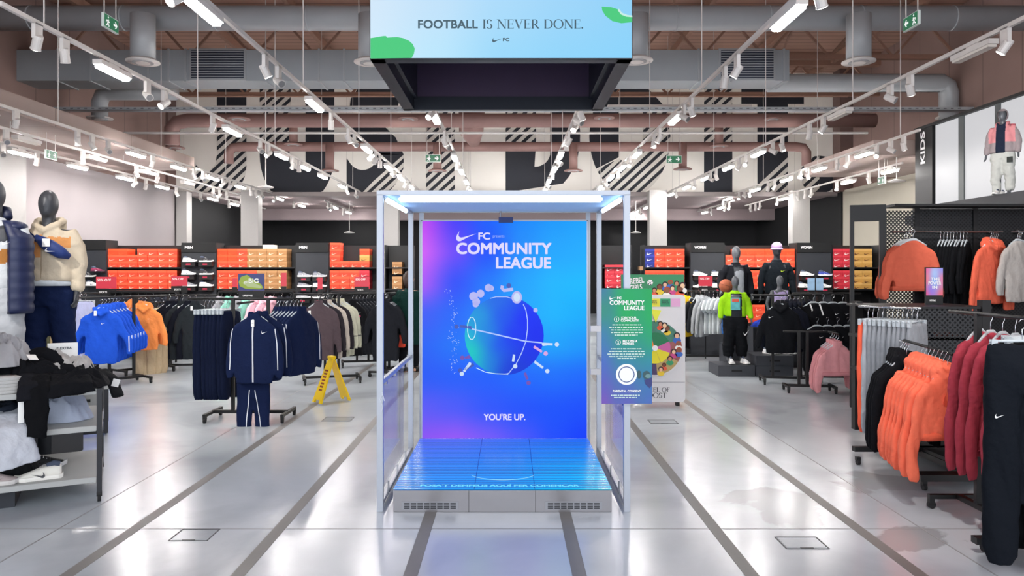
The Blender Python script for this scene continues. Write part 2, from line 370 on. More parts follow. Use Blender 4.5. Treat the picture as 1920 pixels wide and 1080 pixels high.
letter([[(1205,206),(1250,206)]+arc(1181,255,76,112,0,72,8)+[(1148,360)]+arc(1181,255,76,110,130,145,3)+[(1161,297),(1180,312),(1205,290)]], let_s)
letter([[(1320,150),(1373,150),(1373,268),(1320,268)]], let_s)
letter([[(1320,268),(1373,268),(1373,B_),(1320,B_)]], let_b)
letter([[(1390,150),(1507,150),(1507,195),(1390,195)]], let_b)
letter([[(1420,195),(1477,195),(1477,288),(1420,345)]], let_b)
letter([[(1477,288),(1477,B_),(1420,B_),(1420,345)]], let_s)
letter([arc(1536,328,36,36,90,270,12)], let_s)
letter([arc(1536,328,36,36,-90,90,12)], let_b)
# ---- roof steel: purlins and trusses
beamm = mat('brown_beam','94705f',.7,var=.1)
for i in range(9):
    x = -9+i*2.2
    structure('trim_%d'%(21+i), MB().bb(x-.05,x+.05,-2,21.9,7.2,7.38), beamm)
for i, y in enumerate((8.5,12.5,16.5,20)):
    b = MB().bb(-9.9,9.9,y-.12,y+.12,7.15,7.5).bb(-9.9,9.9,y-.06,y+.06,6.35,6.45)
    for q in range(14):
        x0 = -9.9+q*1.414; b.tube([(x0,y,6.4),(x0+.707,y,7.2)],.035,4); b.tube([(x0+.707,y,7.2),(x0+1.414,y,6.4)],.035,4)
    structure('trim_%d'%(31+i), b, beamm)
for i,(x0,y0,x1,y1) in enumerate(((-8,9,-5,20),(-4,8,-1.5,19),(4.5,9,7,20),(2.2,9,4.2,20))):
    structure('trim_%d'%(36+i), MB().tube([(x0,y0,6.9),(x1,y1,6.9)],.03,4), beamm)
# ---- ducts
def tube_thing(name, lab, cat, pts, r, m, seams=0, n=20):
    t = thing(name, lab, cat, pts[0]); o = Vector(pts[0]); MB().tube([Vector(p)-o for p in pts], r, n).build('pipe', m, t, smooth=True)
    if seams:
        a, c = Vector(pts[0]), Vector(pts[-1]); L_ = (c-a).length
        for i in range(1,int(L_/seams)):
            p = a.lerp(c, i*seams/L_)-o; d = (c-a).normalized()*.012
            MB().tube([p-d,p+d], r+.008, n).build('seam_ring', m, t, smooth=True)
    return t
tube_thing('air_duct','big round grey air duct spanning the hall at the top','air duct',[(-9.9,13,6.08),(9.9,13,6.08)],.21,ductm,1.6)
t = thing('air_duct','long rectangular grey air duct with two louvred grilles','air duct',(0,15,0))
x0, x1 = -9.9, PX(1480,15)
MB().bb(x0,x1,0,.7,5.5,6.12).build('casing', mat('duct_box','9a9fa3',.5,.1,var=.07,vs=2), t)
for px in (22,108,170,278,316,348,497,598,645,1310,1370,1470): 
    x = PX(px,15); MB().bb(x-.018,x+.018,-.02,.72,5.48,6.14).build('flange', ductm, t)
lou = mat('louvre_blue','3d4150',.4,.4,var=.05)
for a,c in ((360,458),(1351,1449)):
    xa, xc = PX(a,15), PX(c,15); g = MB().bb(xa-.04,xc+.04,-.03,0,5.5,6.14).build('grille', ductm, t)
    b = MB(); b.bb(xa,xc,-.045,-.03,5.54,6.1); b.build('grille_recess', lou, g)
    b = MB()
    for i in range(11): b.bb(xa,xc,-.07,-.045,5.565+i*.05,5.58+i*.05)
    b.build('louvre_slats', ductm, g)
def diffuser(px, py, Y, ztop, r, lab, m1=ductm, m2=None, pr=.2):
    x = PX(px,Y); z = PZ(py,Y); t = thing('ceiling_diffuser', lab, 'air diffuser', (x,Y,z), 0, 'round air diffusers on drop ducts')
    MB().lathe([(pr,.03),(pr,ztop-z)],n=20).build('drop_pipe', m1, t, smooth=True)
    MB().lathe([(r,0),(r,.02),(r*.8,.04),(pr,.06)],n=28).build('disc', m2 or fixm, t, smooth=True)
    MB().lathe([(r*.62,-.012),(r*.62,.0)],n=24).build('inner_ring', mat('disc_grey','9a9a9c',.5), t)
    MB().lathe([(r*.42,-.02),(r*.42,.0)],n=24).build('core', m2 or fixm, t); return t
diffuser(268,117,12.6,6.0,.27,'round diffuser under a grey drop pipe on the upper left duct')
diffuser(1610,117,12.6,6.0,.27,'round diffuser under a grey drop pipe on the upper right duct')
diffuser(694,118,12.6,6.0,.27,'round diffuser peeking out left of the hanging screen')
diffuser(1194,115,12.6,6.0,.27,'round diffuser just right of the hanging screen')
tube_thing('air_duct','mauve round duct crossing in front of the wall mural','air duct',[(PX(322,18),18,4.72),(PX(322,18),18,5.1),(PX(332,18),18,5.25),(PX(352,18),18,5.3),(PX(1460,18),18,5.3),(PX(1640,18),18,5.3)],.17,rduct)
tube_thing('air_duct','lower thin mauve duct with bent ends before the mural','air duct',[(PX(429,20),20,4.55),(PX(429,20),20,4.85),(PX(436,20),20,4.97),(PX(452,20),20,5.0),(PX(1490,20),20,5.0),(PX(1506,20),20,4.97),(PX(1512,20),20,4.85),(PX(1512,20),20,4.5)],.125,rduct)
tube_thing('air_duct','vertical mauve drop duct behind the top of the kiosk','air duct',[(PX(882,17.6),18.4,5.9),(PX(882,18),18.4,5.1),(PX(885,18),19.0,4.97)],[.34,.3,.16],rduct)
for i,(px,py,Y,zt,r) in enumerate(((448,224,17.4,5.25,.26),(765,224,17.4,5.25,.24),(1133,222,17.4,5.25,.24),(1449,224,17.4,5.25,.2))):
    diffuser(px,py,Y,zt,r,'%s pinkish diffuser under the mauve duct from the left' % ORD[i], rduct, rduct, .1)
for i,(px,py) in enumerate(((329,278),(550,272),(618,321),(820,321),(1075,321),(1280,318),(1348,275))):
    diffuser(px,py,19.6,PZ(270 if py>300 else 225,19.6),.24,'%s dark drop diffuser in front of the mural counting from the left' % ORD[i], rduct, rduct, .11)
tube_thing('air_duct','grey side duct bending down at the brown right wall','air duct',[(PX(1440,16.5),16.5,5.83),(PX(1765,16.5),16.5,5.83),(PX(1775,16.5),16.5,5.75),(PX(1779,16.5),16.5,5.6),(PX(1779,16.5),16.5,5.05)],.2,ductm)
tube_thing('air_duct','greenish grey duct bending down at the brown left wall','air duct',[(PX(330,16.5),16.5,5.62),(PX(205,16.5),16.5,5.62),(PX(192,16.5),16.5,5.55),(PX(187,16.5),16.5,5.4),(PX(187,16.5),16.5,5.05)],.17,ductm)
diffuser(187,223,16.6,5.04,.27,'flat diffuser under the bent duct at the left wall',ductm,fixm,.16)
diffuser(1779,221,16.6,5.04,.27,'flat diffuser under the bent duct at the right wall',ductm,fixm,.18)
t = thing('cable_tray','perforated grey cable tray crossing the whole hall','cable tray',(0,16,5.1))
b = MB().bb(-9.9,9.9,-.1,.1,0,.01).bb(-9.9,9.9,-.1,-.095,0,.07).bb(-9.9,9.9,.095,.1,0,.07); b.build('tray', ductm, t)
b = MB()
for i in range(130): b.bb(-9.8+i*.15,-9.74+i*.15,-.104,-.1,.03,.05)
b.build('slots', mat('slot_dark','4a4a4e',.6), t)['kind'] = 'stuff'
t = thing('ceiling_pipe','thin white pipe crossing the hall below the cable tray','pipe',(0,15.6,4.56)); MB().tube([(PX(40,15.6),0,0),(PX(1627,15.6),0,0)],.025,8).build('pipe', fixm, t)
t = thing('ceiling_pipe','thin dark pipe crossing behind the rectangular duct','pipe',(0,17,5.66)); MB().tube([(PX(265,17),0,0),(PX(1590,17),0,0)],.03,8).build('pipe', beamm, t)
t = thing('light_bar','long white batten seen under the dark mural band left of the hanging screen','ceiling batten',(0,19.5,0)); MB().bb(PX(400,19.5),PX(760,19.5),0,.2,PZ(206,19.5),PZ(198,19.5)).build('batten', fixm, t)
t = thing('light_bar','long white batten seen under the dark mural band right of the hanging screen','ceiling batten',(0,19.5,0)); MB().bb(PX(1140,19.5),PX(1410,19.5),0,.2,PZ(206,19.5),PZ(196,19.5)).build('batten', fixm, t)
# pendants
for (px,py,Y,lab) in ((655,437,24,'thin pendant sensor hanging before the dark wall left of the kiosk'),(1192,437,24,'thin pendant sensor hanging before the dark wall right of the kiosk'),(1681,341,15,'flat white disc pendant hanging beside the kids column'),(498,352,16,'flat white access point hanging before the letter U')):
    z = PZ(py,Y); t = thing('ceiling_sensor', lab, 'pendant sensor', (PX(px,Y),Y,z)); top = 3.9 if Y==24 else 3.97 if abs(px-955)>600 else 7.5
    MB().lathe([(.16,0),(.17,.02),(.05,.05)]).build('sensor_disc', fixm, t, smooth=True); MB().tube([(0,0,.04),(0,0,top-z)],.012,6).build('stem', fixm, t)
# ---- exit signs
ex_g = mat('exit_green','0d6b45',.5,emit=.9); 
def exit_sign(px,py,Y,w_,rz,lab,left=False,top=7.5):
    t = thing('exit_sign', lab, 'exit sign', (PX(px,Y),Y,PZ(py,Y)), rz, 'green running-man exit signs')
    h = w_*.5; MB().bb(-w_/2,w_/2,0,.03,0,h).build('housing', mat('exit_frame','c8d2cc',.4), t); MB().bb(-w_/2+.01,w_/2-.01,-.004,0,.01,h-.01).build('green_face', ex_g, t)
    s_ = -1 if left else 1; u = h
    A = [(.1,.42),(.42,.42),(.3,.25),(.42,.25),(.62,.5),(.42,.75),(.3,.75),(.42,.58),(.1,.58)]
    shape2d([[(s_*(x+.12)*u, y*u) for x,y in A]],'arrow',txtw,t,.001,(0,-.006,0))
    man = [(-.55,.6),(-.45,.66),(-.4,.5),(-.3,.5),(-.3,.44),(-.45,.42),(-.48,.35),(-.36,.22),(-.38,.1),(-.45,.12),(-.45,.2),(-.56,.3),(-.66,.15),(-.8,.12),(-.8,.2),(-.7,.22),(-.6,.42),(-.62,.5),(-.72,.48),(-.75,.36),(-.8,.38),(-.78,.55)]
    shape2d([[(s_*x*u, y*u) for x,y in man],[(s_*(-.5+.07*math.cos(q*PI/4))*u,(.78+.07*math.sin(q*PI/4))*u) for q in range(8)]],'running_man',txtw,t,.001,(0,-.006,0))
    b = MB(); b.tube([(-w_*.4,.015,h),(-w_*.4,.015,top-t.location.z)],.006,5).tube([(w_*.4,.015,h),(w_*.4,.015,top-t.location.z)],.006,5); b.build('hanging_rods', fixm, t)
exit_sign(209,57,8.2,.3,math.radians(90),'exit sign at the upper left in front of the round duct')
exit_sign(1707,53,8.2,.3,math.radians(-90),'exit sign at the upper right in front of the round duct',True)
exit_sign(812,304,18.5,.38,0,'exit sign hanging left of centre before the mural',top=7.5)
exit_sign(1264,306,18.5,.38,0,'exit sign hanging right of centre before the mural',top=7.5)
exit_sign(97,299,12.6,.3,math.radians(90),'exit sign under the low ceiling on the far left',top=4.0)
exit_sign(1652,345,15.5,.3,math.radians(-90),'exit sign under the low ceiling near the kids column',True,top=4.0)
# ---- track lighting
def mk_linear():
    t = thing('linear_lamp','', 'track lamp'); MB().bb(-.05,.05,-.31,.31,-.05,0).build('housing', fixm, t)
    MB().bb(-.042,.042,-.29,.29,-.085,-.05).build('diffuser', lampm, t, bevel=.01); MB().bb(-.015,.015,-.1,.1,0,.045).build('adapter', fixm, t); return t
def mk_linear_off():
    t = thing('linear_lamp','', 'track lamp'); MB().bb(-.05,.05,-.31,.31,-.05,0).build('housing', fixm, t)
    MB().bb(-.042,.042,-.29,.29,-.075,-.05).build('diffuser', mat('unlit_diffuser','cfc8c0',.5), t); MB().bb(-.015,.015,-.1,.1,0,.045).build('adapter', fixm, t); return t
def mk_spot(tilt, yaw, lit=True):
    t = thing('track_spotlight','', 'spotlight'); MB().bb(-.018,.018,-.055,.055,-.1,.045).build('adapter', fixm, t)
    M = Matrix.Translation((0,0,-.125)) @ Matrix.Scale(.78,4) @ Matrix.Rotation(yaw,4,'Z') @ Matrix.Rotation(tilt,4,'X')
    b = MB(); b.M = M; b.lathe([(.05,.08),(.055,.05),(.055,-.08),(.06,-.085),(.06,-.095)],n=14); b.build('lamp_head', fixm, t, smooth=False)
    b = MB(); b.M = M; b.lathe([(.048,-.1),(.048,-.094)],n=14); b.build('lens', spotm if lit else mat('dull_lens','8d8d8f',.3,.5), t); return t
LIN, LOFF = mk_linear(), mk_linear_off(); SP = [mk_spot(.6,.9), mk_spot(.5,-.9), mk_spot(.9,2.6), mk_spot(.35,.2,False), mk_spot(1.0,-2.3,False)]
TR = [ # name, x, z, y0, y1, linear Ys, unlit Ys
 ('second left of the screen',-4.3,3.9,6.3,21.5,[8.1,11.6,14.1,15.7,17.2,19.2],[]),
 ('first left of the screen',-2.54,3.9,5.2,21.5,[6.2,9.75,13.3,15.7,17.5,19.3],[]),
 ('left above the kiosk',-1.05,3.9,9.5,21.5,[10.6,14.3,16.3,18.2,20.2],[]),
 ('right above the kiosk',.96,3.9,9.5,21.5,[14.0,16.0,18.0,20.0],[]),
 ('first right of the screen',2.37,3.9,5.2,21.5,[6.35,10.65,13.9,15.7,17.5,19.4],[]),
 ('second right of the screen',4.6,3.9,6.0,21.5,[13.8,15.7,17.5,19.4,21.2],[7.4,10.4]),
 ('third right of the screen',6.6,3.9,12.0,24.0,[13.9,15.9,17.8,20.0,22.5],[]),
 ('under the right side ceiling',7.9,3.8,15.0,25.0,[15.5,17.4,21.5],[]),
 ('third left of the screen',-6.95,3.9,7.5,27,[9.6,13.9,15.7,17.5,19.3,22.6,25],[]),
 ('along the left wall',-8.5,3.78,8,26,[13,14.7,16.5,18.3,21.4,23.1,25],[]),
 ('unlit at far left',-7.75,3.82,11,22,[],[12,14,16,18]),
 ('rear left',-5.6,3.75,22.6,28.5,[24,26,28],[]),
 ('rear right',4.4,3.75,22.6,28.5,[24,25.6,27.2],[]),
 ('rear far right',6.8,3.75,22.6,28.5,[24,26],[])]
fulltracks = 0
for name,x,z,y0,y1,lin,off in TR:
    t = thing('lighting_track','white lighting track running away from the camera, '+name,'lighting track',(x,0,z),0,'lighting tracks')
    MB().bb(-.018,.018,y0,y1,.03,.07).build('rail', fixm, t)
    b = MB(); top = 7.2 if abs(x)<7.2 else (4.0 if y1<26.9 or y0<20 else 3.9)
    if abs(x)>=7.2: top = 4.0
    if y0>22: top = 3.9
    if top-z>.1:
        y = y0+.6
        while y < min(y1, 17 if abs(x)>7.2 else 21.4 if y0<22 else 28): MB().tube([(0,y,.06),(0,y,top-z)],.007,5).build('suspension_rod', fixm, t); y += 3.4
    for i,y in enumerate(lin): place(LIN,(x,y,z),0,'%s lit linear lamp from the camera, track %s' % (ORD[i],name),'lit linear lamps on the tracks')
    for i,y in enumerate(off): place(LOFF,(x,y,z),0,'%s unlit linear lamp from the camera, track %s' % (ORD[i],name),'unlit linear lamps on the tracks')
    y = y0+.5; q = 0; n_ = 0
    while y < y1-.2 and n_ < 18:
        if all(abs(y-v)>.42 for v in lin+off):
            place(SP[(q*3+int(abs(x)*7))%5],(x,y,z),0,'%s spotlight from the camera, track %s' % (ORD[n_],name),'white spotlights on the tracks'); n_ += 1
        y += (.42,.5,1.15,.45,1.5)[q%5]; q += 1
def spotlight(x,y,z,tx,ty,tz,wt,size=50,col='fffaf4',r=.05):
    l = bpy.data.lights.new('track_and_added_spot','SPOT'); l.energy = wt; l.spot_size = math.radians(size); l.spot_blend = .5; l.shadow_soft_size = r; l.color = hx(col)[:3]
    o = link('track_and_added_spot', l, None, (x,y,z)); o.rotation_euler = (Vector((tx,ty,tz))-Vector((x,y,z))).to_track_quat('-Z','Y').to_euler(); return o
W_ = SPOTW
for a in ((-8.5,11.6,3.7,-9.6,13.4,2.6,W_*.5,34),(-8.5,13.6,3.7,-9.6,15.4,2.5,W_*.5,30),(-8.5,16.2,3.7,-9.6,17.8,2.6,W_*.5,30),(7.9,17,3.7,9.6,18.6,2.6,W_*.5,34),(-6.95,16.5,3.9,-6.5,22,5.3,W_*2.2,70),(-2.54,16.5,3.9,-2.5,22,5.3,W_*2.2,70),(2.37,16.5,3.9,2.2,22,5.3,W_*2.2,70),(6.6,16.5,3.9,6.5,22,5.3,W_*2.2,70),(-4.3,4.0,3.7,-4.2,6.8,1.7,W_*2.6,45),(-4.3,6.9,3.7,-2.9,8.4,.9,W_*1.6,60),(-6.95,8.2,3.7,-5.6,10.8,.9,W_*2,60),(-4.3,9.2,3.7,-6.0,11.8,1,W_*2,60),  # upward spots at the back wall are added to brighten the mural
          (-2.54,8.5,3.7,-3.2,12,1,W_*1.6,60),(2.37,10,3.7,4.0,12.5,1.2,W_*2,60),(4.6,7.6,3.7,6,9,1.9,W_*2,60),(2.37,3.6,3.7,3.2,5.6,.8,W_*2,60),(4.6,4,3.7,3.6,6.9,1.1,W_*1.6,60),
          (-4.3,12.4,3.7,-6,15,1.6,W_*3,75),(-2.54,12,3.7,-3.4,15,1.6,W_*3,75),(2.37,12,3.7,3.4,15,1.6,W_*3,75),(4.6,12.3,3.7,5.6,15,1.6,W_*3,75),(-6.95,11.5,3.7,-8.2,15,1.6,W_*2.5,75),
          (5.6,9.0,3.85,8,12.2,3.4,W_*2,60),(-6.95,15.2,3.85,-9.6,16.5,2.6,W_*1.6,70),(-5.6,26,3.7,-5.2,29,3.1,W_*1.5,45),(4.4,26,3.7,5.0,29,3.0,W_*2,45),(2.37,8.6,3.7,1.9,9.4,1.0,W_*1.0,50)):
    spotlight(*a)
# ================================================================ hanging LED cube
def serif(s, parent, loc, width, h, m, name='serif_lettering', rot=(PI/2,0,0)):
    T, t, sf = .15, .05, .07
    def q(x0,y0,x1,y1,w0,w1=None): w1 = w0 if w1 is None else w1; return [(x0-w0/2,y0),(x0+w0/2,y0),(x1+w1/2,y1),(x1-w1/2,y1)]
    def H(x0,x1,y,w_=t): return [(x0,y-w_/2),(x1,y-w_/2),(x1,y+w_/2),(x0,y+w_/2)]
    def V(x,y0=0,y1=1,w_=T): return [(x-w_/2,y0),(x+w_/2,y0),(x+w_/2,y1),(x-w_/2,y1)]
    def S(x,y): return H(x-.13,x+.13,y,.045)
    def A(cx,cy,rx,ry,a0,a1,n=14,th=T,tn=t):
        out = []
        P = lambda a: ((tn+(th-tn)*abs(math.cos(a))**1.5)/2)
        for i in range(n):
            a, b = math.radians(a0+(a1-a0)*i/n), math.radians(a0+(a1-a0)*(i+1)/n); pa, pb = P(a), P(b)
            out.append([(cx+(rx-pa)*math.cos(a),cy+(ry-pa)*math.sin(a)),(cx+(rx+pa)*math.cos(a),cy+(ry+pa)*math.sin(a)),(cx+(rx+pb)*math.cos(b),cy+(ry+pb)*math.sin(b)),(cx+(rx-pb)*math.cos(b),cy+(ry-pb)*math.sin(b))])
        return out
    G = {'I':(.3,[V(.15),S(.15,.02),S(.15,.98)]),
     'N':(.9,[V(.13,w_=t),V(.77,w_=t),q(.75,0,.15,1,.16),S(.13,.02),S(.1,.98),S(.77,.98)]),
     'E':(.66,[V(.15),H(.05,.6,.975),H(.05,.62,.025),H(.15,.5,.52),V(.585,.8,1,.03),V(.605,0,.2,.03),V(.485,.42,.62,.03)]),
     'V':(.84,[q(.42,0,.12,1,.12,.17),q(.42,0,.72,1,.05),S(.12,.98),S(.72,.98)]),
     'R':(.78,[V(.15),S(.15,.02),H(.05,.4,.975),H(.15,.4,.5),q(.68,0,.34,.5,.2,.16),H(.6,.78,.02,.04)]+A(.36,.735,.19,.24,-90,90)),
     'D':(.88,[V(.15),H(.05,.42,.975),H(.05,.42,.025)]+A(.38,.5,.4,.475,-90,90)),
     'O':(.94,A(.47,.5,.4,.5,0,360,28)), 'S':(.62,A(.3,.74,.19,.24,20,250)+A(.3,.25,.21,.25,-160,70)),
     'L':(.64,[V(.15),S(.15,.98),H(.05,.6,.025),V(.58,0,.22,.03)]), 'F':(.62,[V(.15),S(.15,.02),H(.05,.58,.975),H(.15,.48,.52),V(.565,.8,1,.03)]),
     'B':(.7,[V(.15),H(.05,.36,.975),H(.05,.38,.025),H(.15,.38,.52)]+A(.34,.75,.18,.22,-90,90)+A(.35,.27,.23,.25,-90,90)),
     'T':(.72,[V(.36),S(.36,.02),H(.04,.68,.975),V(.05,.8,1,.03),V(.67,.8,1,.03)]), 'W':(1.2,[q(.38,0,.12,1,.12,.17),q(.38,0,.6,1,.05),q(.86,0,.6,1,.12,.17),q(.86,0,1.08,1,.05),S(.12,.98),S(1.08,.98)]),
     'H':(.88,[V(.15),V(.73),H(.15,.73,.52),S(.15,.02),S(.15,.98),S(.73,.02),S(.73,.98)]), '.':(.24,A(.1,.07,.04,.04,0,360,8,.1,.1)), ' ':(.34,[])}
    x = 0; Q = []
    for ch in s:
        w_, ps = G[ch]; Q += [[(a+x,b) for a,b in p] for p in ps]; x += w_+.03
    k = width/x; b = MB()
    for p in Q: b.poly([(a*k,c*h,0) for a,c in p])
    return b.build(name, m, parent, loc=loc, rot=rot, norm=False)
YF, YB = 5.24, 6.93
X0, X1 = PX(693,YF), PX(1186,YF); ZB = PZ(110,YF); ZT = 3.18+1.0
cube = thing('hanging_screen','large hanging screen box with a pale blue lit face reading FOOTBALL IS NEVER DONE','screen',((X0+X1)/2,YF,ZB))
W = X1-X0; D = 1.72; Hc = 1.05
scm = attr_mat('led_picture', 1.0, .35, .12); fr = mat('cube_dark','20242e',.4,.2,var=.05); inn = mat('cube_inner','3d2c46',.6,var=.2,vs=2)
b = MB()
for x in (-W/2+.05, W/2-.05): b.bb(x-.05,x+.05,.02,D,0,.12)
b.bb(-W/2,W/2,.02,.12,0,.12).bb(-W/2,W/2,D-.06,D,0,.12); b.build('bottom_frame', fr, cube)
MB().bb(-W/2+.1,W/2-.1,.1,D,.55,.58).build('inner_ceiling', inn, cube)
for x in (-W/2+.1,W/2-.13): MB().bb(x,x+.03,.12,D-.06,.1,Hc).build('inner_side', fr, cube)
MB().bb(-W/2+.12,W/2-.12,D-.05,D-.02,.1,Hc).build('back_wall', inn, cube)
MB().bb(-W/2,W/2,.0,.03,.0,Hc).build('screen_backing', fr, cube)
for x in (-W/2,W/2-.02): MB().bb(x,x+.02,.03,D,.1,Hc).build('side_screen', mat('side_screen_blue','9fc8ec',.4,emit=.8), cube)
panel('led_face', W-.012, Hc, cgrid(['d4e2f8 c8def6 bcdaf6 b0d4f6 a6d0f6','d4e4f7 c6def6 b8d8f6 acd2f6 9ccdf5','d0e6f8 bfe0f8 a6d8f8 98d2f7 8ccff6','cfeafb b8e4fa 98d6f8 8cd2f8 86d0f8']), scm, cube, (0,-.003,.004), nx=30, ny=16)
def sx_(px): return (px-939.5)*YF/F
def sz_(py): return (110-py)*YF/F
gm = mat('art_green','14c56c',.5,emit=.95)
shape2d([[(sx_(x),sz_(y)) for x,y in [(695,110),(695,72),(708,70),(719,68),(724,68),(726,71),(745,70),(756,72),(767,77),(774,83),(778,92),(776,102),(772,109)]]],'green_artwork',gm,cube,.001,(0,-.006,0))
shape2d([[(sx_(x),sz_(y)) for x,y in [(1128,13),(1145,14),(1158,18),(1165,26),(1175,31),(1185,32),(1185,42),(1165,44),(1148,40),(1135,30),(1129,20)]]],'green_artwork',gm,cube,.001,(0,-.006,0))
shape2d([[(sx_(x),sz_(y)) for x,y in [(1160,17),(1166,25),(1176,29),(1185,30),(1185,33),(1174,32),(1164,28),(1158,20)]]],'pale_swoop',mat('art_mint','c8f0e6',.5,emit=.9),cube,.001,(0,-.009,0))
ink = mat('led_ink','1d5468',.5,emit=.7)
text('FOOTBALL','bold_lettering',ink,cube,(sx_(784),-.006,sz_(54)),(896-784)*YF/F,17*YF/F,bold=.028,align='L',sp=1.03)
serif('IS NEVER DONE.',cube,(sx_(905),-.006,sz_(54)),(1094-904)*YF/F,17*YF/F,ink)
swoosh('swoosh_logo',ink,cube,(sx_(932),-.006,sz_(76)),.068); text('FC','small_lettering',ink,cube,(sx_(949),-.006,sz_(78)),.046,.026,bold=.03)
b = MB()
for x in (-W/2+.06,W/2-.06):
    for y in (.1,D-.1): b.tube([(x,y,Hc-.1),(x,y,7.3-ZB)],.012,6)
b.build('suspension_cables', chrome, cube)
# ================================================================ kiosk
XL, XR = PX(706,YF), PX(1182,YF); XC = (XL+XR)/2; KW = XR-XL; KT = PZ(357,YF); KD = 1.66
kio = thing('kiosk_frame','white open metal kiosk frame with handrails and light tubes around the lit platform','kiosk',(XC,YF,0))
for x in (-KW/2+.022,KW/2-.022):
    for y in (.025,KD): MB().bb(x-.022,x+.022,y-.022,y+.022,0,KT).build('post', alu, kio, bevel=.003)
    s_ = 1 if x < 0 else -1; xi = x+s_*.1
    MB().bb(xi-.02,xi+.02,KD-.02,KD+.02,0,KT-.03).build('inner_post', alu, kio, bevel=.003)
    MB().bb(x-.015,x+.015,.05,KD-.02,.885,.92).build('handrail', alu, kio, bevel=.003)
    MB().bb(x-.015,x+.015,.05,KD-.02,.03,.065).build('bottom_rail', alu, kio, bevel=.003)
    g = MB().bb(x-.004,x+.004,.09,KD-.5,.13,.87).build('side_panel', mat('smoked_acrylic','5a66a8',.03,0,spec=1.0,alpha=.3), kio)
    for y in (.25,.7,1.15):
        MB().bb(x-.012,x+.012,y-.02,y+.02,.86,.89).build('panel_clip', steel, kio); MB().tube([(x+s_*.02,y,.05),(x+s_*.02,y,.15)],.007,6).build('levelling_bolt', chrome, kio)
    MB().bb(x-.022,x+.022,.045,KD,KT-.04,KT).build('top_beam', alu, kio, bevel=.003)
    tb = MB().bb(x+s_*.02,x+s_*.05,.12,1.1,KT-.075,KT-.04).build('light_tube', mat('tube_light','d6eeff',.4,emit=4), kio, bevel=.008)
MB().bb(-KW/2,KW/2,0,.045,KT-.032,KT).build('front_beam', alu, kio, bevel=.003)
MB().bb(-KW/2+.15,KW/2-.19,.03,.075,KT-.078,KT-.036).build('light_tube', MATS['tube_light'], kio, bevel=.012)
MB().bb(-KW/2,KW/2,KD-.03,KD+.02,KT-.03,KT).build('rear_beam', alu, kio, bevel=.003)
b = MB()
for i in range(46): y = .06+i*(KD-.1)/45; b.bb(-KW/2+.045,KW/2-.045,y,y+.012,KT-.022,KT-.012)
for i in range(30): x = -KW/2+.06+i*(KW-.12)/29; b.bb(x,x+.008,.05,KD-.03,KT-.012,KT-.006)
b.build('roof_mesh', mat('roof_mesh_blue','a9c6e6',.5,.1,var=.05), kio)
MB().bb(-.055,.075,KD-.14,KD-.06,KT-.13,KT-.08).build('camera_sensor', mat('sensor_navy','1b2f6b',.4,var=.1), kio)
MB().tube([(-.04,KD-.1,KT-.08),(-.04,KD-.1,KT-.02)],.008,6).build('sensor_bracket', steel, kio)
b = MB(); x = -KW/2+.03; b.tube([(x,.02,.87),(x+.012,.0,.83),(x-.005,.0,.79),(x+.014,.0,.74),(x+.004,0,.70)],.003,5).tube([(x+.012,0,.83),(x+.025,0,.78)],.003,5); b.build('loose_cable_tie', mat('clear_tie','d8dbe6',.3), kio)
# platform
PL, PR = PX(737,YF), PX(1147,YF); PW = PR-PL; PH = .162; PD = 1.57
pf = thing('lit_platform','glowing blue striped LED platform with brushed steel front and two vents','platform',((PL+PR)/2,YF,0))
MB().bb(-PW/2,PW/2,.01,PD,0,PH-.012).build('steel_casing', steel, pf)
b = MB().bb(-PW/2,PW/2,0,.01,.002,PH-.01); b.build('front_sheet', steel, pf)
for px in (879,1004): x = PX(px,YF)-(PL+PR)/2; MB().bb(x-.0015,x+.0015,-.001,.0,.0,PH-.01).build('sheet_seam', blk, pf)
vm = mat('vent_dark','3b3d42',.5,.3)
for a,c in ((753,860),(1022,1129)):
    xa, xc = PX(a,YF)-(PL+PR)/2, PX(c,YF)-(PL+PR)/2; v = MB().bb(xa,xc,-.006,0,.018,.075).build('vent', mat('vent_frame','9a9ba0',.35,.7), pf)
    b = MB(); n = 8; wv = (xc-xa-.03)/n
    for i in range(n):
        for j in range(4): b.bb(xa+.015+i*wv+.004,xa+.015+(i+1)*wv-.004,-.0085,-.006,.026+j*.011,.033+j*.011)
    b.build('vent_slots', vm, v)
pmm = attr_mat('platform_picture', 1.0, .22, .35)
fnp = cgrid(['4464ee 3c68f0 346af2 2466f0 1668f0','3c74f2 3478f4 2c7af4 1c86f2 108cf0','3488f4 2c8cf6 2490f6 14a4f2 08b4f0','2c96f4 249cf6 1ea0f6 10b6f2 06c8f0'])
nst = 34
top = panel('led_top', PW, PD, lambda u,v: fnp(u,v), pmm, pf, (0,0,PH-.001), (0,0,0), 24, 102)
b = MB()
for i in range(nst): y = .03+i*(PD-.05)/nst; b.bb(-PW/2,PW/2,y,y+.010,PH-.001,PH+.0008)
b.build('dark_ribs', mat('rib_blue','1763c8',.3,emit=.75), pf)
b = MB()
for px in (888,1004):
    x = (PX(px,YF)-(PL+PR)/2); b.bb(x*.98-.002,x*.98+.002,0,PD,PH,PH+.0014)
b.build('tile_seams', mat('seam_blue','0a3f9c',.4,emit=.6), pf)
glow = mat('floor_glow','9fe6ff',.4,emit=1.0)
text('POSA\'T DEMPEUS AQUÍ PER COMENÇAR','step_lettering',mat('step_text','6fdcff',.4,emit=.95),pf,(-.02,.055,PH+.001),1.13,.05,(0,0,0),.04)
b = MB(); P = []
for i in range(25):
    a = math.radians(200+140*i/24); P.append((.25*math.cos(a), .42+.22*math.sin(a)*.9))
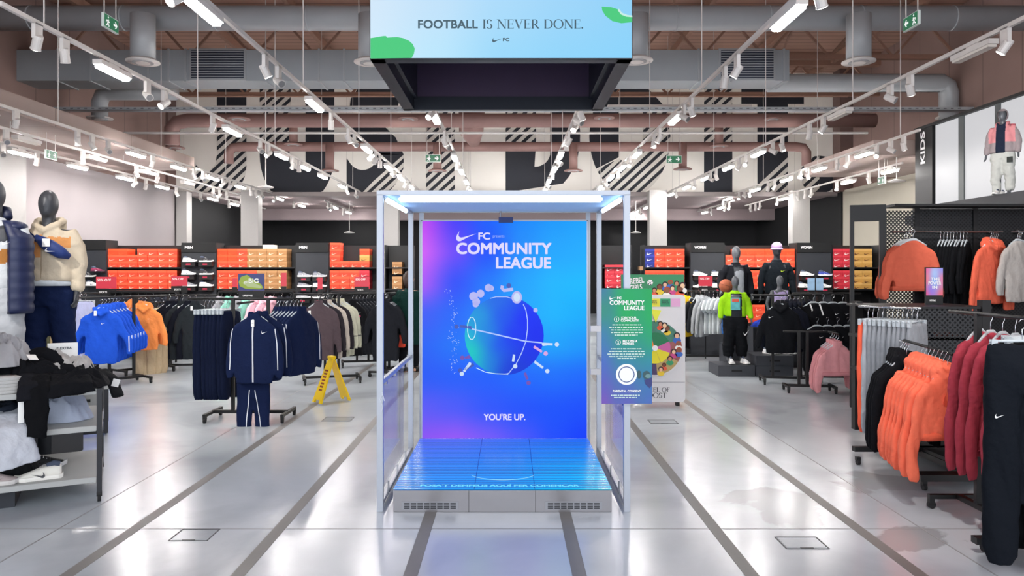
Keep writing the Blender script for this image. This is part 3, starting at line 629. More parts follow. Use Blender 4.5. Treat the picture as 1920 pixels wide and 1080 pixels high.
for i in range(24):
    wv = .014*(1-abs(i-12)/30); (x0_,y0_),(x1_,y1_) = P[i],P[i+1]; b.poly([(x0_,y0_-wv/2,PH+.0016),(x1_,y1_-wv/2,PH+.0016),(x1_,y1_+wv/2,PH+.0016),(x0_,y0_+wv/2,PH+.0016)])
b.build('glowing_arc', glow, pf, norm=False)
# main screen
YS = YF+PD; SL, SR = PX(792,YS), PX(1100,YS); SWd = SR-SL; SZ0, SZ1 = PH, PZ(415,YS); SH = SZ1-SZ0
ms = thing('main_screen','tall lit blue and violet screen advertising COMMUNITY LEAGUE with a blue globe','screen',((SL+SR)/2,YS,SZ0+.001))
MB().bb(-SWd/2-.015,SWd/2+.015,.002,.09,-.0,SH+.008).build('cabinet', mat('cabinet_black','16171c',.4), ms)
for x in (-SWd/2-.006,SWd/2+.006): MB().bb(x-.006,x+.006,-.004,.002,0,SH).build('edge_trim', alu, ms)
MB().bb(-SWd/2,SWd/2,-.004,.002,SH,SH+.012).build('edge_trim', alu, ms)
big = cgrid(['c044f0 4a3cf8 0f5cfa 0a86fa 0a98fa 08a2fa','d05af5 6a46f8 0f50fa 0a8cfa 05a4fc 02aafc','a855f5 2a4cf8 0a76fa 06a0fb 02b4fd 02b8fd','3c5af5 1a66f8 0e86fa 06a6fb 02b2fc 04acfb','2060f5 1472f8 0f84fa 0a92fa 069efa 0a94fa','2458f5 1c5cf8 145cfa 0f66fa 0d6cfa 0c66fa','5a58f5 4a58f8 2c54fa 1a50fa 0f50fa 0c4cfa','8a52f2 9456f5 7458f8 4a54fa 1c4cfa 0a3cfa'])
ledm = attr_mat('main_picture', 1.0, .3, .1)
panel('led_face', SWd, SH, big, ledm, ms, (0,-.005,0), nx=48, ny=64)
def ax(px): return (px-946)*YS/F
def az(py): return (822.5-py)*YS/F
lt = mat('lilac_letter','d9d3f8',.5,emit=1.0)
swoosh('swoosh_logo',lt,ms,(ax(874.5),-.009,az(445)),.185)
text('FC','team_lettering',lt,ms,(ax(897),-.009,az(450)),.108,.068,bold=.028,align='L')
text('presents','small_script',mat('script_blue','9fb8fa',.5,emit=.9),ms,(ax(924),-.009,az(446)),.105,.03,align='L')
text('COMMUNITY','title_lettering',lt,ms,(ax(1034),-.009,az(477)),(1034-856)*YS/F,22.5*YS/F,bold=.032,align='R',sp=1.02)
text('LEAGUE','title_lettering',lt,ms,(ax(1033),-.009,az(504)),(1033-930)*YS/F,22.5*YS/F,bold=.032,align='R',sp=1.02)
text('YOU\'RE UP.','closing_lettering',lt,ms,(ax(946),-.009,az(788)),(985-907)*YS/F,12.5*YS/F,bold=.028)
# globe artwork
gx, gz, gr = ax(945.5), az(629.5), 74*YS/F
gb = MB(); nr, na = 12, 48; V = [[gb.v((gx+gr*r/nr*math.cos(2*PI*k/na), -.008, gz+gr*r/nr*math.sin(2*PI*k/na))) for k in range(na)] for r in range(1,nr+1)]; c0 = gb.v((gx,-.008,gz))
for k in range(na): gb.f([c0,V[0][k],V[0][(k+1)%na]])
for r in range(nr-1):
    for k in range(na): gb.f([V[r][k],V[r+1][k],V[r+1][(k+1)%na],V[r][(k+1)%na]])
gl = gb.build('globe_artwork', ledm, ms, norm=False, smooth=True)
gf = idw([(0,.5,'18c0d8'),(.08,.3,'06e4b4'),(.15,.15,'0ac8c8'),(.2,.75,'16a0dc'),(.4,.95,'1a68e6'),(.3,.5,'128ce0'),(.3,.15,'1478e0'),(.45,.4,'0c48f0'),(.5,.75,'0c50ee'),(.6,.5,'0624f6'),(.75,.7,'0420fa'),(.9,.5,'0620f0'),(.8,.25,'0628e8'),(.55,.05,'0634d8'),(.7,.1,'0a30d0')],3)
ca = gl.data.color_attributes.new('Col','FLOAT_COLOR','POINT')
for i,v in enumerate(gl.data.vertices): ca.data[i].color = hx_l(gf((v.co.x-gx)/gr/2+.5,(v.co.z-gz)/gr/2+.5))
def flat(pts, m, name, y=-.011, parent=ms): 
    b = MB(); b.poly([(ax(x),y,az(z)) for x,z in pts]); return b.build(name, m, parent, norm=False)
def line2(pts, wd, m, name, y=-.011, parent=None):
    b = MB(); P = [Vector((ax(x),y,az(z))) for x,z in pts]; prev = None
    for i,p in enumerate(P):
        t_ = (P[min(i+1,len(P)-1)]-P[max(i-1,0)]).normalized(); n_ = t_.cross(Vector((0,1,0)))*wd/2; row = (b.v(p-n_),b.v(p+n_))
        if prev: b.f([prev[0],row[0],row[1],prev[1]])
        prev = row
    return b.build(name, m, parent or ms, norm=False)
lw = mat('globe_line','a9c0fa',.5,emit=1.0); lw2 = mat('globe_line_bright','d4f2ff',.5,emit=1.0)
line2([(884,617),(915,624),(945,631),(984,640),(1016,643)],.012,lw,'halfway_line')
line2([(981,571),(986,582),(989,600),(989,618),(986,640),(978,662),(968,682),(954,700),(946,702)],.008,lw,'pitch_curve')
line2([(919,560),(930,557),(950,557),(966,562)],.007,lw,'pitch_curve'); line2([(893,690),(910,698),(930,701),(953,702)],.006,lw2,'pitch_curve')
line2([(884.5+6.5*math.cos(a/10*PI)*1.2,616+21*math.sin(a/10*PI)) for a in range(21)],.006,lw2,'centre_circle')
fig = [mat('art_lilac','b3b4f2',.5,emit=.95), mat('art_navy','2448b4',.5,emit=.95), mat('art_white','c8dcf8',.5,emit=.95), mat('art_plum','6a3fb0',.5,emit=.95), mat('art_rose','d8a0e0',.5,emit=.95)]
def disc(px,pz,r,m,name,y=-.013,sq=1.): 
    b = MB(); b.poly([(ax(px)+r*math.cos(k*PI/8),y,az(pz)+r*sq*math.sin(k*PI/8)) for k in range(16)]); return b.build(name,m,ms,norm=False)
for px,pz,r in ((888,556,.04),(901,551,.036),(893,566,.036),(892,571,.028),(916,540,.034),(921,541,.026)): disc(px,pz,r,fig[0],'cloud_artwork')
line2([(942,536),(941,541),(945,545),(952,544),(962,543)],.03,fig[0],'blower_artwork'); disc(969,558,.048,fig[0],'blower_artwork',sq=1.2); disc(969,558,.03,fig[2],'blower_artwork',-.015,1.3); disc(954,536,.022,fig[1],'blower_artwork'); disc(1004,582,.02,fig[0],'cloud_artwork')
for a,c,h,m in (((884,614),(862,612),(856,613),1),((1016,645),(1036,646),(1044,646),2),((1001,650),(1016,660),(1023,663),4),((1002,678),(1018,690),(1026,696),2),((984,699),(989,712),(991,718),3),((964,665),(962,678),(966,687),2),((881,668),(872,672),(867,671),3),((888,682),(872,694),(863,695),1),((882,680),(870,697),(866,701),2)):
    line2([a,c],.022,fig[m],'player_artwork'); line2([(a[0]+1,a[1]+3),c],.01,fig[m],'player_artwork',-.012); disc(h[0],h[1],.02,fig[m],'player_artwork')
random.seed(3); b = MB()
for i in range(90):
    v = random.random(); px = 840+10*math.sin(v*5)+random.gauss(0,4)+ (v*22 if v>.6 else 0); pz = 540+v*160; r = .003
    b.poly([(ax(px)+r*math.cos(k*PI/3),-.01,az(pz)+r*math.sin(k*PI/3)) for k in range(6)])
b.build('dust_dots', fig[2], ms, norm=False)
# ================================================================ green instruction sign
YG = 5.19; gx0, gx1 = PX(1128,YG), PX(1222.5,YG); gz0, gz1 = PZ(757,YG), PZ(541,YG); GW, GH = gx1-gx0, gz1-gz0
gs = thing('information_sign','green to violet gradient sign with COMMUNITY LEAGUE steps fixed to the right kiosk post','sign',((gx0+gx1)/2,YG,gz0))
MB().bb(-GW/2,GW/2,.001,.012,0,GH).build('board', mat('board_edge','cfd2d8',.5), gs)
for z in (.2,GH-.3): MB().bb(-.25,-.1,.012,.03,z,z+.04).build('bracket', steel, gs)
panel('printed_face', GW, GH, idw([(0,1,'3a70a0'),(.5,1,'12a05c'),(1,1,'109e50'),(0,.8,'2a9264'),(.5,.8,'0fae4c'),(1,.75,'10a850'),(0,.6,'3a78b0'),(.5,.6,'16a262'),(1,.55,'1aa068'),(0,.35,'4668c0'),(.5,.4,'2e86a8'),(1,.35,'2e88a4'),(0,.15,'5a58b8'),(.5,.15,'4a66b8'),(1,.15,'3f70b4'),(0,0,'8a50b0'),(.5,0,'6a5cb4'),(1,0,'5466b8')],3), attr_mat('sign_picture', 0, .4, .3), gs, (0,0,0), nx=12, ny=26)
def gx_(px): return (px-1175.2)*YG/F
def gz_(py): return (757-py)*YG/F
wt = mat('sign_white','f6faf8',.5,var=.01)
swoosh('swoosh_logo',wt,gs,(gx_(1149),-.003,gz_(559)),.05); text('FC','lettering',wt,gs,(gx_(1161),-.003,gz_(561)),.03,.018,bold=.03)
text('COMMUNITY','lettering',wt,gs,(gx_(1208),-.003,gz_(571.5)),65*YG/F,9*YG/F,bold=.028,align='R'); text('LEAGUE','lettering',wt,gs,(gx_(1208),-.003,gz_(581.5)),38*YG/F,9*YG/F,bold=.028,align='R')
def ring(parent,x,z,r,t_,m,name='ring',y=-.003):
    b = MB(); n=28
    for k in range(n):
        a,c = 2*PI*k/n,2*PI*(k+1)/n; b.poly([(x+(r-t_)*math.cos(a),y,z+(r-t_)*math.sin(a)),(x+r*math.cos(a),y,z+r*math.sin(a)),(x+r*math.cos(c),y,z+r*math.sin(c)),(x+(r-t_)*math.cos(c),y,z+(r-t_)*math.sin(c))])
    return b.build(name,m,parent,norm=False)
ring(gs,gx_(1156),gz_(598.5),.018,.003,wt); text('1','lettering',wt,gs,(gx_(1156),-.003,gz_(601)),None,.019,bold=.03)
text('JOIN YOUR','lettering',wt,gs,(gx_(1164),-.003,gz_(598)),.108,.017,bold=.028,align='L'); text('COMMUNITY','lettering',wt,gs,(gx_(1164),-.003,gz_(603)),.125,.017,bold=.028,align='L')
ring(gs,gx_(1159),gz_(641.5),.018,.003,wt); text('2','lettering',wt,gs,(gx_(1159),-.003,gz_(644)),None,.019,bold=.03)
text('BECOME A','lettering',wt,gs,(gx_(1167.5),-.003,gz_(641.5)),.102,.017,bold=.028,align='L'); text('MEMBER','lettering',wt,gs,(gx_(1167.5),-.003,gz_(646.5)),.08,.017,bold=.028,align='L')
pale = mat('sign_small_print','cfe8dc',.5,var=.01)
def lines(parent, xc, z, ws, m, dz=.0178, h=.007, y=-.003, name='small_print'):
    b = MB(); random.seed(int(abs(z)*1000))
    for i,wd in enumerate(ws):
        x = xc-wd/2
        while x < xc+wd/2-.006:
            l = min(random.uniform(.008,.028), xc+wd/2-x); b.poly([(x,y,z-i*dz),(x+l,y,z-i*dz),(x+l,y,z-i*dz+h),(x,y,z-i*dz+h)]); x += l+.005
    return b.build(name, m, parent, norm=False)
lines(gs,0,gz_(610),(.2,.245,.22,.22,.17),pale); lines(gs,0,gz_(655),(.22,.245,.27,.25),pale); lines(gs,0,gz_(673),(.13,),pale); lines(gs,-.01,gz_(742),(.2,.16),pale,.016)
text('PARENTAL CONSENT','lettering',wt,gs,(0,-.003,gz_(735.5)),.195,.018,bold=.028)
b = MB(); b.poly([(gx_(1174.5)+.073*math.cos(k*PI/16),-.002,gz_(702)+.073*math.sin(k*PI/16)) for k in range(32)]); b.build('round_badge', wt, gs, norm=False)
ring(gs,gx_(1174.5),gz_(702),.056,.006,mat('badge_navy','34508c',.5),'badge_ring',-.004)
bb_ = MB(); bb_.poly([(gx_(1198+4*math.cos(k*PI/6)),-.004,gz_(702-8*math.sin(k*PI/6))) for k in range(12)]).material_index = 0; bb_.poly([(gx_(1212+7*math.cos(k*PI/6)),-.004,gz_(703-8*math.sin(k*PI/6))) for k in range(12)])
bb_.build('figure_artwork', mat('fig_teal','2a6a78',.5,emit=.5), gs, norm=False)
bb_ = MB(); bb_.poly([(gx_(x),-.005,gz_(z)) for x,z in ((1208,712),(1222,708),(1222,722),(1218,728),(1210,720))]); bb_.build('figure_artwork', mat('fig_navy','2438a0',.5,emit=.5), gs, norm=False)
bb_ = MB(); bb_.poly([(gx_(1215+5.5*math.cos(k*PI/6)),-.0055,gz_(705-4*math.sin(k*PI/6))) for k in range(12)]); bb_.build('figure_artwork', mat('fig_face','7ab0b8',.5,emit=.6), gs, norm=False)
# ================================================================ wheel stand
YW = 9.3
def wx(px): return (px-1222)*YW/F
def wz(py): return (758-py)*YW/F
ws = thing('wheel_stand','white upright game stand with a colourful prize wheel behind the green sign','display stand',(PX(1222,YW),YW,0))
def rr(x0,x1,z0,z1,r,n=6):
    P = []
    for cx,cz,a0 in ((x1-r,z0+r,-90),(x1-r,z1-r,0),(x0+r,z1-r,90),(x0+r,z0+r,180)): P += [(cx+r*math.cos(math.radians(a0+90*i/n)),cz+r*math.sin(math.radians(a0+90*i/n))) for i in range(n+1)]
    return P
stw = mat('stand_white','dcdcdf',.45,var=.02)
MB().prism(rr(wx(1160),wx(1285),wz(750),wz(549),.05),'y',0,.12).build('body', stw, ws)
for px in (1172,1272): MB().bb(wx(px)-.02,wx(px)+.02,.02,.1,0,.05).build('foot', blk, ws)
MB().bb(wx(1161),wx(1284),-.002,0,wz(713),wz(712)).build('body_seam', mat('seam_grey','9a9aa0',.5), ws)
wcx, wcz, wr = wx(1227), wz(648), 52*YW/F
MB().prism([(wcx+(wr+.01)*math.cos(k*PI/24),wcz+(wr+.01)*math.sin(k*PI/24)) for k in range(48)],'y',-.03,0).build('wheel_rim', stw, ws)
secs = [(4,52,'3f7a68',1),(52,110,'3f7a68',1),(-28,32,'c95a9c',1),(-80,-28,'cc8a3c',1),(110,170,'e0903c',1),(170,230,'3a9ad8',1),(230,280,'58406a',1),(32,52,'2f6a58',1)]
b = MB(); wm = []; k = 0
for a0,a1,c,_ in [(20,110,'44806e',1),(-30,20,'9a5a58',1),(-85,-30,'b8a068',1),(110,170,'d88a3c',1),(170,235,'3a9ad8',1),(235,275,'4a3c66',1)]:
    P = [(wcx,wcz)]+[(wcx+wr*.97*math.cos(math.radians(a0+(a1-a0)*i/8)),wcz+wr*.97*math.sin(math.radians(a0+(a1-a0)*i/8))) for i in range(9)]
    b.mi = k; b.poly([(x,-.032,z) for x,z in P]); wm.append(mat('wheel_'+c,c,.5,var=.25,vs=25)); k += 1
for a0,a1,c in [(25,105,'16784c'),(-18,25,'c860a0'),(-68,-18,'e8dc2c'),(110,165,'e88a34'),(170,235,'46aee8'),(235,290,'e8dc2c')]:
    P = [(wcx,wcz)]+[(wcx+wr*.56*math.cos(math.radians(a0+(a1-a0)*i/6)),wcz+wr*.56*math.sin(math.radians(a0+(a1-a0)*i/6))) for i in range(7)]
    b.mi = k; b.poly([(x,-.034,z) for x,z in P]); wm.append(mat('wheel_'+c,c,.5)); k += 1
wheel = b.build('prize_wheel', wm, ws, norm=False)
random.seed(11)
def crowd(parent, spots, y, sc=1.):
    cols = ['c98a6a','7a4a34','e8b898','8a5a40','f0c8a0']; hair = ['2a1c1a','5a2a20','1c1a22','b04a2a','3a2430']; body = ['e05a3c','e8c83c','3a6ac0','f0f0ea','c84a8a','3a9a6a']
    for i,(x,z) in enumerate(spots):
        r = random.uniform(.02,.032)*sc; b = MB(); hm = mat('paint_'+hair[i%5],hair[i%5],.6); fm = mat('paint_'+cols[i%5],cols[i%5],.6); bm_ = mat('paint_'+body[i%6],body[i%6],.6)
        b.mi = 0; b.poly([(x+1.7*r*math.cos(k*PI/6),y,z-1.9*r+1.2*r*math.sin(k*PI/6)) for k in range(12)])
        b.mi = 1; b.poly([(x+1.25*r*math.cos(k*PI/6),y-.001,z+.2*r+1.2*r*math.sin(k*PI/6)) for k in range(12)])
        b.mi = 2; b.poly([(x+.85*r*math.cos(k*PI/6),y-.002,z-.1*r+.95*r*math.sin(k*PI/6)) for k in range(12)])
        b.build('painted_figure', [bm_,hm,fm], parent, norm=False)
crowd(wheel,[(wx(x),wz(y)) for x,y in ((1237,603),(1250,612),(1268,625),(1271,640),(1262,655),(1255,668),(1244,680),(1238,688),(1272,652),(1245,606))],-.036)
MB().prism([(wcx+.035*math.cos(k*PI/8),wcz+.035*math.sin(k*PI/8)) for k in range(16)],'y',-.05,-.034).build('hub', mat('ball_white','f0f0f0',.4), ws)
MB().prism([(wx(1218),wz(575)),(wx(1238),wz(578)),(wx(1228),wz(600))],'y',-.06,-.04).build('pointer', mat('pointer_yellow','e4e83c',.4), ws)
for a,c,col in ((1200,1237,'e4dc3c'),(1238,1257,'2a9a6a'),(1258,1276,'e0a8d0')):
    q = MB().bb(wx(a),wx(c),-.004,0,wz(571),wz(556)).build('info_tile', mat('tile_'+col,col,.5), ws)
    if col != 'e0a8d0': lines(q,(wx(a)+wx(c))/2,wz(561),((wx(c)-wx(a))*.7,)*3,inkd,.018,.008,-.006)
serif('WHEEL OF',ws,(wx(1198),-.004,wz(731)),(1256-1198)*YW/F,8.5*YW/F,mat('stand_ink','3a3a44',.5)); serif('BOOST',ws,(wx(1206),-.004,wz(742)),(1250-1206)*YW/F,9.5*YW/F,MATS['stand_ink'])
rg = thing('banner_sign','green illustrated lettered banner standing on top of the white wheel stand','sign',(PX(1222,YW),YW+.06,wz(549)+.002))
MB().bb(wx(1166),wx(1284),-.02,.02,0,wz(511)-wz(549)).build('board', mat('banner_green','2f8a5c',.5,var=.12,vs=6), rg)
def rz(py): return (549-py)*YW/F
for s_,x,z,wd in (('REBEL',1196,rz(528),.175),('GIRLS',1194,rz(541),.155)): text(s_,'hand_lettering',inkm,rg,(wx(x),-.023,z),wd,.078,(PI/2,math.radians(-7),0),bold=.024)
b = MB(); b.poly([(wx(1220)+.036*math.cos(k*PI/10),-.022,rz(526)+.036*math.sin(k*PI/10)) for k in range(20)]); fb = b.build('painted_football', inkm, rg, norm=False)
b = MB()
for dx,dz in ((0,0),(.025,.012),(-.022,.016),(.01,-.026),(-.018,-.02)): b.poly([(wx(1220)+dx+.009*math.cos(k*2*PI/5),-.023,rz(526)+dz+.009*math.sin(k*2*PI/5)) for k in range(5)])
b.build('ball_patches', inkd, fb, norm=False)
crowd(rg,[(wx(x),rz(y)) for x,y in ((1228,541),(1238,535),(1248,530),(1252,541),(1262,537),(1270,528),(1276,538),(1217,543),(1258,526),(1281,532))],-.024,1.2)
# ================================================================ yellow wet floor sign
YY = 9.55
wf = thing('wet_floor_sign','yellow folding wet floor warning sign standing beside the tape stripe','wet floor sign',(PX(622,YY),YY,0),math.radians(42))
ym = mat('caution_yellow','fcd404',.4,var=.04)
for s_ in (-1,1):
    M = Matrix.Translation((0,0,.585)) @ Matrix.Rotation(s_*math.radians(20),4,'Y')
    b = MB(); b.M = M
    Z = [(.0,.05),(-.08,.07),(-.3,.09),(-.56,.115)]
    # leaf lies in its own plane: width along y, thin along x
    b.rings([[(x,-w_,z),(x,w_,z)] [::1] + [(x+.018,w_,z),(x+.018,-w_,z)] for (z,w_) in Z for x in [-.009]])
    leaf = b.build('leaf', ym, wf, bevel=.003)
    b = MB(); b.M = M; b.bb(-.012,.012,-.11,-.06,-.6,-.56).bb(-.012,.012,.06,.11,-.6,-.56); b.build('foot', ym, leaf)
    b = MB(); b.M = M
    x = -.0115 if s_>0 else .0115
    for i in range(7): z = -.17-i*.042; b.bb(x-.001,x+.001,-.04,.04,z-.022,z); 
    o = b.build('warning_print', mat('warn_red','8e3a14',.5), leaf)
MB().bb(-.035,.035,-.052,.052,.565,.6).build('hinge', ym, wf, bevel=.005)
# ================================================================ hangers, garments, racks
def se(hw, d, z, n=28, p=2.6, cy=0.):
    R = []
    for k in range(n):
        a = 2*PI*k/n; c, s_ = math.cos(a), math.sin(a)
        R.append((hw*math.copysign(abs(c)**(2/p),c), cy+d*math.copysign(abs(s_)**(2/p),s_), z))
    return R
def mk_hanger(clip=False):
    t = thing('clothes_hanger','','hanger'); b = MB()
    P = [(0.0,0,-.12),(0,0,-.05),(.018,0,-.03),(.022,0,-.012),(.012,0,.006),(-.006,0,.006),(-.018,0,-.008)]
    b.tube(P,.0028,6).build('hook', chrome, t, smooth=True)
    b = MB(); b.tube([(-.15,0,-.185),(-.1,0,-.155),(-.03,0,-.115),(.03,0,-.115),(.1,0,-.155),(.15,0,-.185)],[(.008,.006),(.012,.009),(.016,.01),(.016,.01),(.012,.009),(.008,.006)],8)
    if clip:
        b = MB(); b.tube([(-.17,0,-.115),(.17,0,-.115)],(.009),6) if False else b.tube([(-.17,0,-.115),(0,0,-.112),(.17,0,-.115)],.008,6)
    b.build('arms', clearp, t, smooth=True)
    if clip:
        for s_ in (-1,1): MB().bb(s_*.15-.016,s_*.15+.016,-.014,.014,-.16,-.105).build('clip', clearp, t)
    return t
HG = mk_hanger(); HC = mk_hanger(True)
def top_mesh(L=.7, w=.5, sl=.6, d=.045, hood=False, collar=False, tee=False, vox=.015, seed=1, wr=.012, spread=.05, wide=1., crop=False):
    b = MB(); w *= .84; d *= .72; h = w/2
    Z = [(-.125,.06,.026),(-.14,.09,.03),(-.165,.13,.034),(-.2,h*.83,d),(-.24,h*.93,d*1.1),(-.33,h*.93,d*1.2),(-.11-L*.6,h*.97*wide,d*1.25),(-.11-L*.9,h*wide,d*1.3),(-.11-L*.94,h*wide*.96,d*1.1),(-.11-L,h*wide*.96,d*1.15)]
    b.rings([se(a,c,z) for z,a,c in Z])
    for s_ in (-1,1):
        if tee: b.tube([(s_*h*.75,0,-.19),(s_*(h+.05),0,-.28),(s_*(h+.09),0,-.36)],[(.08,.035),(.085,.035),(.085,.03)],16)
        else: b.tube([(s_*h*.70,0,-.225),(s_*h*.95,.004,-.29),(s_*(h+.035),.012,-.44),(s_*(h+spread+.035),.014,-.16-sl*.72),(s_*(h+spread+.045),.008,-.16-sl*.92),(s_*(h+spread+.04),.006,-.165-sl)],[(.045,.028),(.06,.034),(.06,.032),(.056,.03),(.05,.026),(.036,.024)],16)
    if hood:
        b.ball((0,.035,-.15),(.13,.05,.085)); b.tube([(-.09,0,-.1),(-.07,-.045,-.16),(0,-.065,-.21),(.07,-.045,-.16),(.09,0,-.1),(.06,.05,-.085),(-.06,.05,-.085)],.03,10)
    if collar: b.rings([se(.07,.04,-.13),se(.068,.038,-.07),se(.06,.03,-.07),se(.06,.03,-.13)])
    return soften(b, vox, 5, (wr,9,3.2), seed)
def pants_mesh(L=1.0, w=.36, flare=1., vox=.015, seed=1, jog=True, d=.035, wr=.009):
    b = MB(); h = w/2
    b.rings([se(h*.93,.02,-.125),se(h*.95,.03,-.16),se(h,d*1.2,-.25),se(h*1.02,d*1.3,-.36),se(h*.9,d*1.2,-.40)])
    for s_ in (-1,1):
        b.tube([(s_*h*.5,0,-.3),(s_*h*.52,0,-.5),(s_*h*.54,0,-.125-L*.6),(s_*h*.55,0,-.125-L*.92),(s_*h*.55,0,-.125-L)],[(h*.5,d*1.2),(h*.49,d*1.2),(h*.46*flare,d*1.15),(h*.45*flare,d*1.1),((h*.3 if jog else h*.45*flare),d*.8)],16)
    return soften(b, vox, 4, (wr,11,2.4), seed)
def garment(name, lab, cat, me, col, parts=(), group=None):
    """parts: list of (kind, args) laid on the front"""
    t = thing(name, lab, cat, (0,0,0), 0, group); me.materials.clear(); me.materials.append(cloth(col)); 
    for p in me.polygons: p.material_index = 0
    link('body', me, t); tr = bvh(me)
    for kind, a in parts:
        if kind == 'zip': ribbon(tr, [(0,0,a.get('z0',-.16)),(0,0,a['z1'])], a.get('w',.012), 'zipper', mat('zip_'+a['c'],a['c'],.5), t, off=.004)
        if kind == 'line': ribbon(tr, a['p'], a.get('w',.01), 'piping', mat('pipe_'+a['c'],a['c'],.6), t, d=a.get('d',(0,1,0)), off=.003)
        if kind == 'logo':
            x,z,s_ = a['x'],a['z'],a['s']; h = tr.ray_cast(Vector((x,-2,z)),Vector((0,1,0)))[0]; y = (h.y if h else -.05)-.004
            o = swoosh('logo', mat('pipe_'+a['c'],a['c'],.6), t, (x,y,z), s_)
            if a.get('ring'): ring(t,x,z+s_*.1,s_*.5,s_*.08,mat('pipe_'+a['c'],a['c'],.6),'logo_ring',y)
        if kind == 'print':
            x,z = a['x'],a['z']; h = tr.ray_cast(Vector((x,-2,z)),Vector((0,1,0)))[0]; y = (h.y if h else -.05)-.006
            text(a['s'],'chest_print',mat('pipe_'+a['c'],a['c'],.6),t,(x,y,z),a['w'],a['h'],bold=.02)
        if kind == 'tag':
            x,z = a.get('x',.0),a.get('z',-.2); h = tr.ray_cast(Vector((x,-2,z)),Vector((0,1,0)))[0]; y = (h.y if h else -.05)-.012
            g = MB().box((x,y,z),(.035,.002,.07)).build('price_tag', tagm, t); MB().bb(x-.01,x+.01,y-.002,y-.001,z,z+.006).build('tag_print', inkd, g)
        if kind == 'hem':
            b = MB(); hw, d, z = a['h'], a['d'], a['z']; b.rings([se(hw,d,z),se(hw*1.01,d*1.06,z-.02),se(hw*.99,d,z-.055)]); b.build('rib_hem', cloth(a['c']), t, smooth=True)
    return t
def hang(proto, x, y, z, yaw, lab, group, clip=False, glab='', rng=.03):
    j = random.uniform(-rng,rng)
    o = place(proto,(x,y,z),yaw+j,lab,group,rx=random.uniform(-.015,.015))
    h = place(HC if clip else HG,(x,y,z),yaw+j,' '.join(('hanger of the '+lab).split()[:16]),'clear plastic hangers on the racks'); return o
def row(protos, p0, p1, n, z, yaw, desc, where, group, clip=False, rng=.05):
    for i in range(n):
        f_ = i/max(1,n-1); x = p0[0]+(p1[0]-p0[0])*f_; y = p0[1]+(p1[1]-p0[1])*f_
        p = protos[i%len(protos)] if isinstance(protos,list) else protos
        d = desc[i%len(desc)] if isinstance(desc,list) else desc
        L = '%s %s %s' % (ORD[i], d, where) if n>1 else '%s %s' % (d, where)
        hang(p, x, y, z, yaw, L, group, clip, rng=rng)
def caster(t, x, y):
    c = MB().tube([(x-.012,y,.028),(x+.012,y,.028)],.028,14).build('caster', rubber, t); MB().bb(x-.018,x+.018,y-.015,y+.02,.04,.07).build('fork', black, c)
def rack(loc, rz, ln, h, lab, posts=(-.2,.2), base=None, feet=.5, arms=(), rail=True):
    t = thing('clothes_rack', lab, 'clothes rack', (loc[0],loc[1],0), rz); bl = base or ln*.7
    if rail: MB().tube([(-ln/2,0,h),(ln/2,0,h)],.014,10).build('rail', black, t, smooth=True)
    for x in posts: MB().bb(x-.018,x+.018,-.018,.018,.08,h).build('post', black, t)
    MB().bb(-bl/2,bl/2,-.02,.02,.07,.105).build('base_bar', black, t)
    for x in (-bl/2,bl/2):
        MB().bb(x-.018,x+.018,-feet/2,feet/2,.07,.10).build('foot', black, t)
        for y in (-feet/2+.02,feet/2-.02): caster(t,x,y)
    for (x0_,y0_,x1_,y1_,z) in arms: MB().tube([(x0_,y0_,z),(x1_,y1_,z)],.012,8).build('arm', black, t, smooth=True)
    return t
navy, navy2 = '141f3f','10182f'
# --- shared meshes
mTop = top_mesh(.72,.5,.6,hood=True,seed=2); mTrk = top_mesh(.74,.5,.63,collar=True,seed=5,spread=.02,wr=.007); mCrew = top_mesh(.62,.52,.58,seed=9,wide=1.02)
mLong = top_mesh(.95,.5,.62,collar=True,seed=12); mTee = top_mesh(.68,.5,.3,tee=True,seed=15); mCrop = top_mesh(.42,.46,.6,collar=True,seed=17,spread=.03,wide=1.02,wr=.012)
mPant = pants_mesh(1.0,.36,1.,seed=3); mWide = pants_mesh(1.05,.4,1.1,seed=8,jog=False); 
def cp(me): return me.copy()
# --- 1 navy tracksuit rack
Y = 8.5; rack((PX(470,Y),Y),0,1.42,1.37,'black wheeled rack holding the navy tracksuits in the left foreground',(-.2,.2),.86,.5,arms=((0.04,-.02,0.04,-.52,1.34),))
stripe = lambda c,x0=.245,L=.6: [('line',dict(p=[(.09,0,-.125),(.2,0,-.175),(x0-.015,0,-.25),(x0+.012,0,-.42),(x0+.02,0,-.7)],c=c,w=.009)),('line',dict(p=[(-.09,0,-.125),(-.2,0,-.175),(-x0+.015,0,-.25),(-x0-.012,0,-.42),(-x0-.02,0,-.7)],c=c,w=.009))]
gTrk = garment('track_jacket','','jacket',cp(mTrk),navy,[('zip',dict(z1=-.83,c='c9cdd4',w=.016)),('logo',dict(x=.12,z=-.3,s=.07,c='e8eaee'))]+stripe('dfe2e8')+[('tag',dict(x=0,z=-.2))])
gTrk2 = garment('track_jacket','','jacket',cp(mTrk),navy,stripe('dfe2e8'))
gTP = garment('track_pants','','trousers',cp(mPant),navy2,[])
gTP2 = garment('track_pants','','trousers',cp(pants_mesh(.9,.36,1.,seed=4)),navy,[('line',dict(p=[(-.03,0,-.3),(-.06,0,-.6),(-.08,0,-1.0)],c='dfe2e8',w=.009)),('line',dict(p=[(.03,0,-.3),(.08,0,-.6),(.12,0,-1.0)],c='dfe2e8',w=.009))])
hang(gTrk,PX(477,8.0),8.0,1.33,-.05,'navy track jacket with white zip facing the camera at the rack front','navy tracksuits')
hang(gTrk2,PX(492,8.18),8.18,1.33,.1,'navy track jacket directly behind the front zipped one','navy tracksuits')
place(gTP2,(PX(474,8.1),8.12,.70),0,'navy track pants with white piping hanging below the front jacket','navy tracksuits')
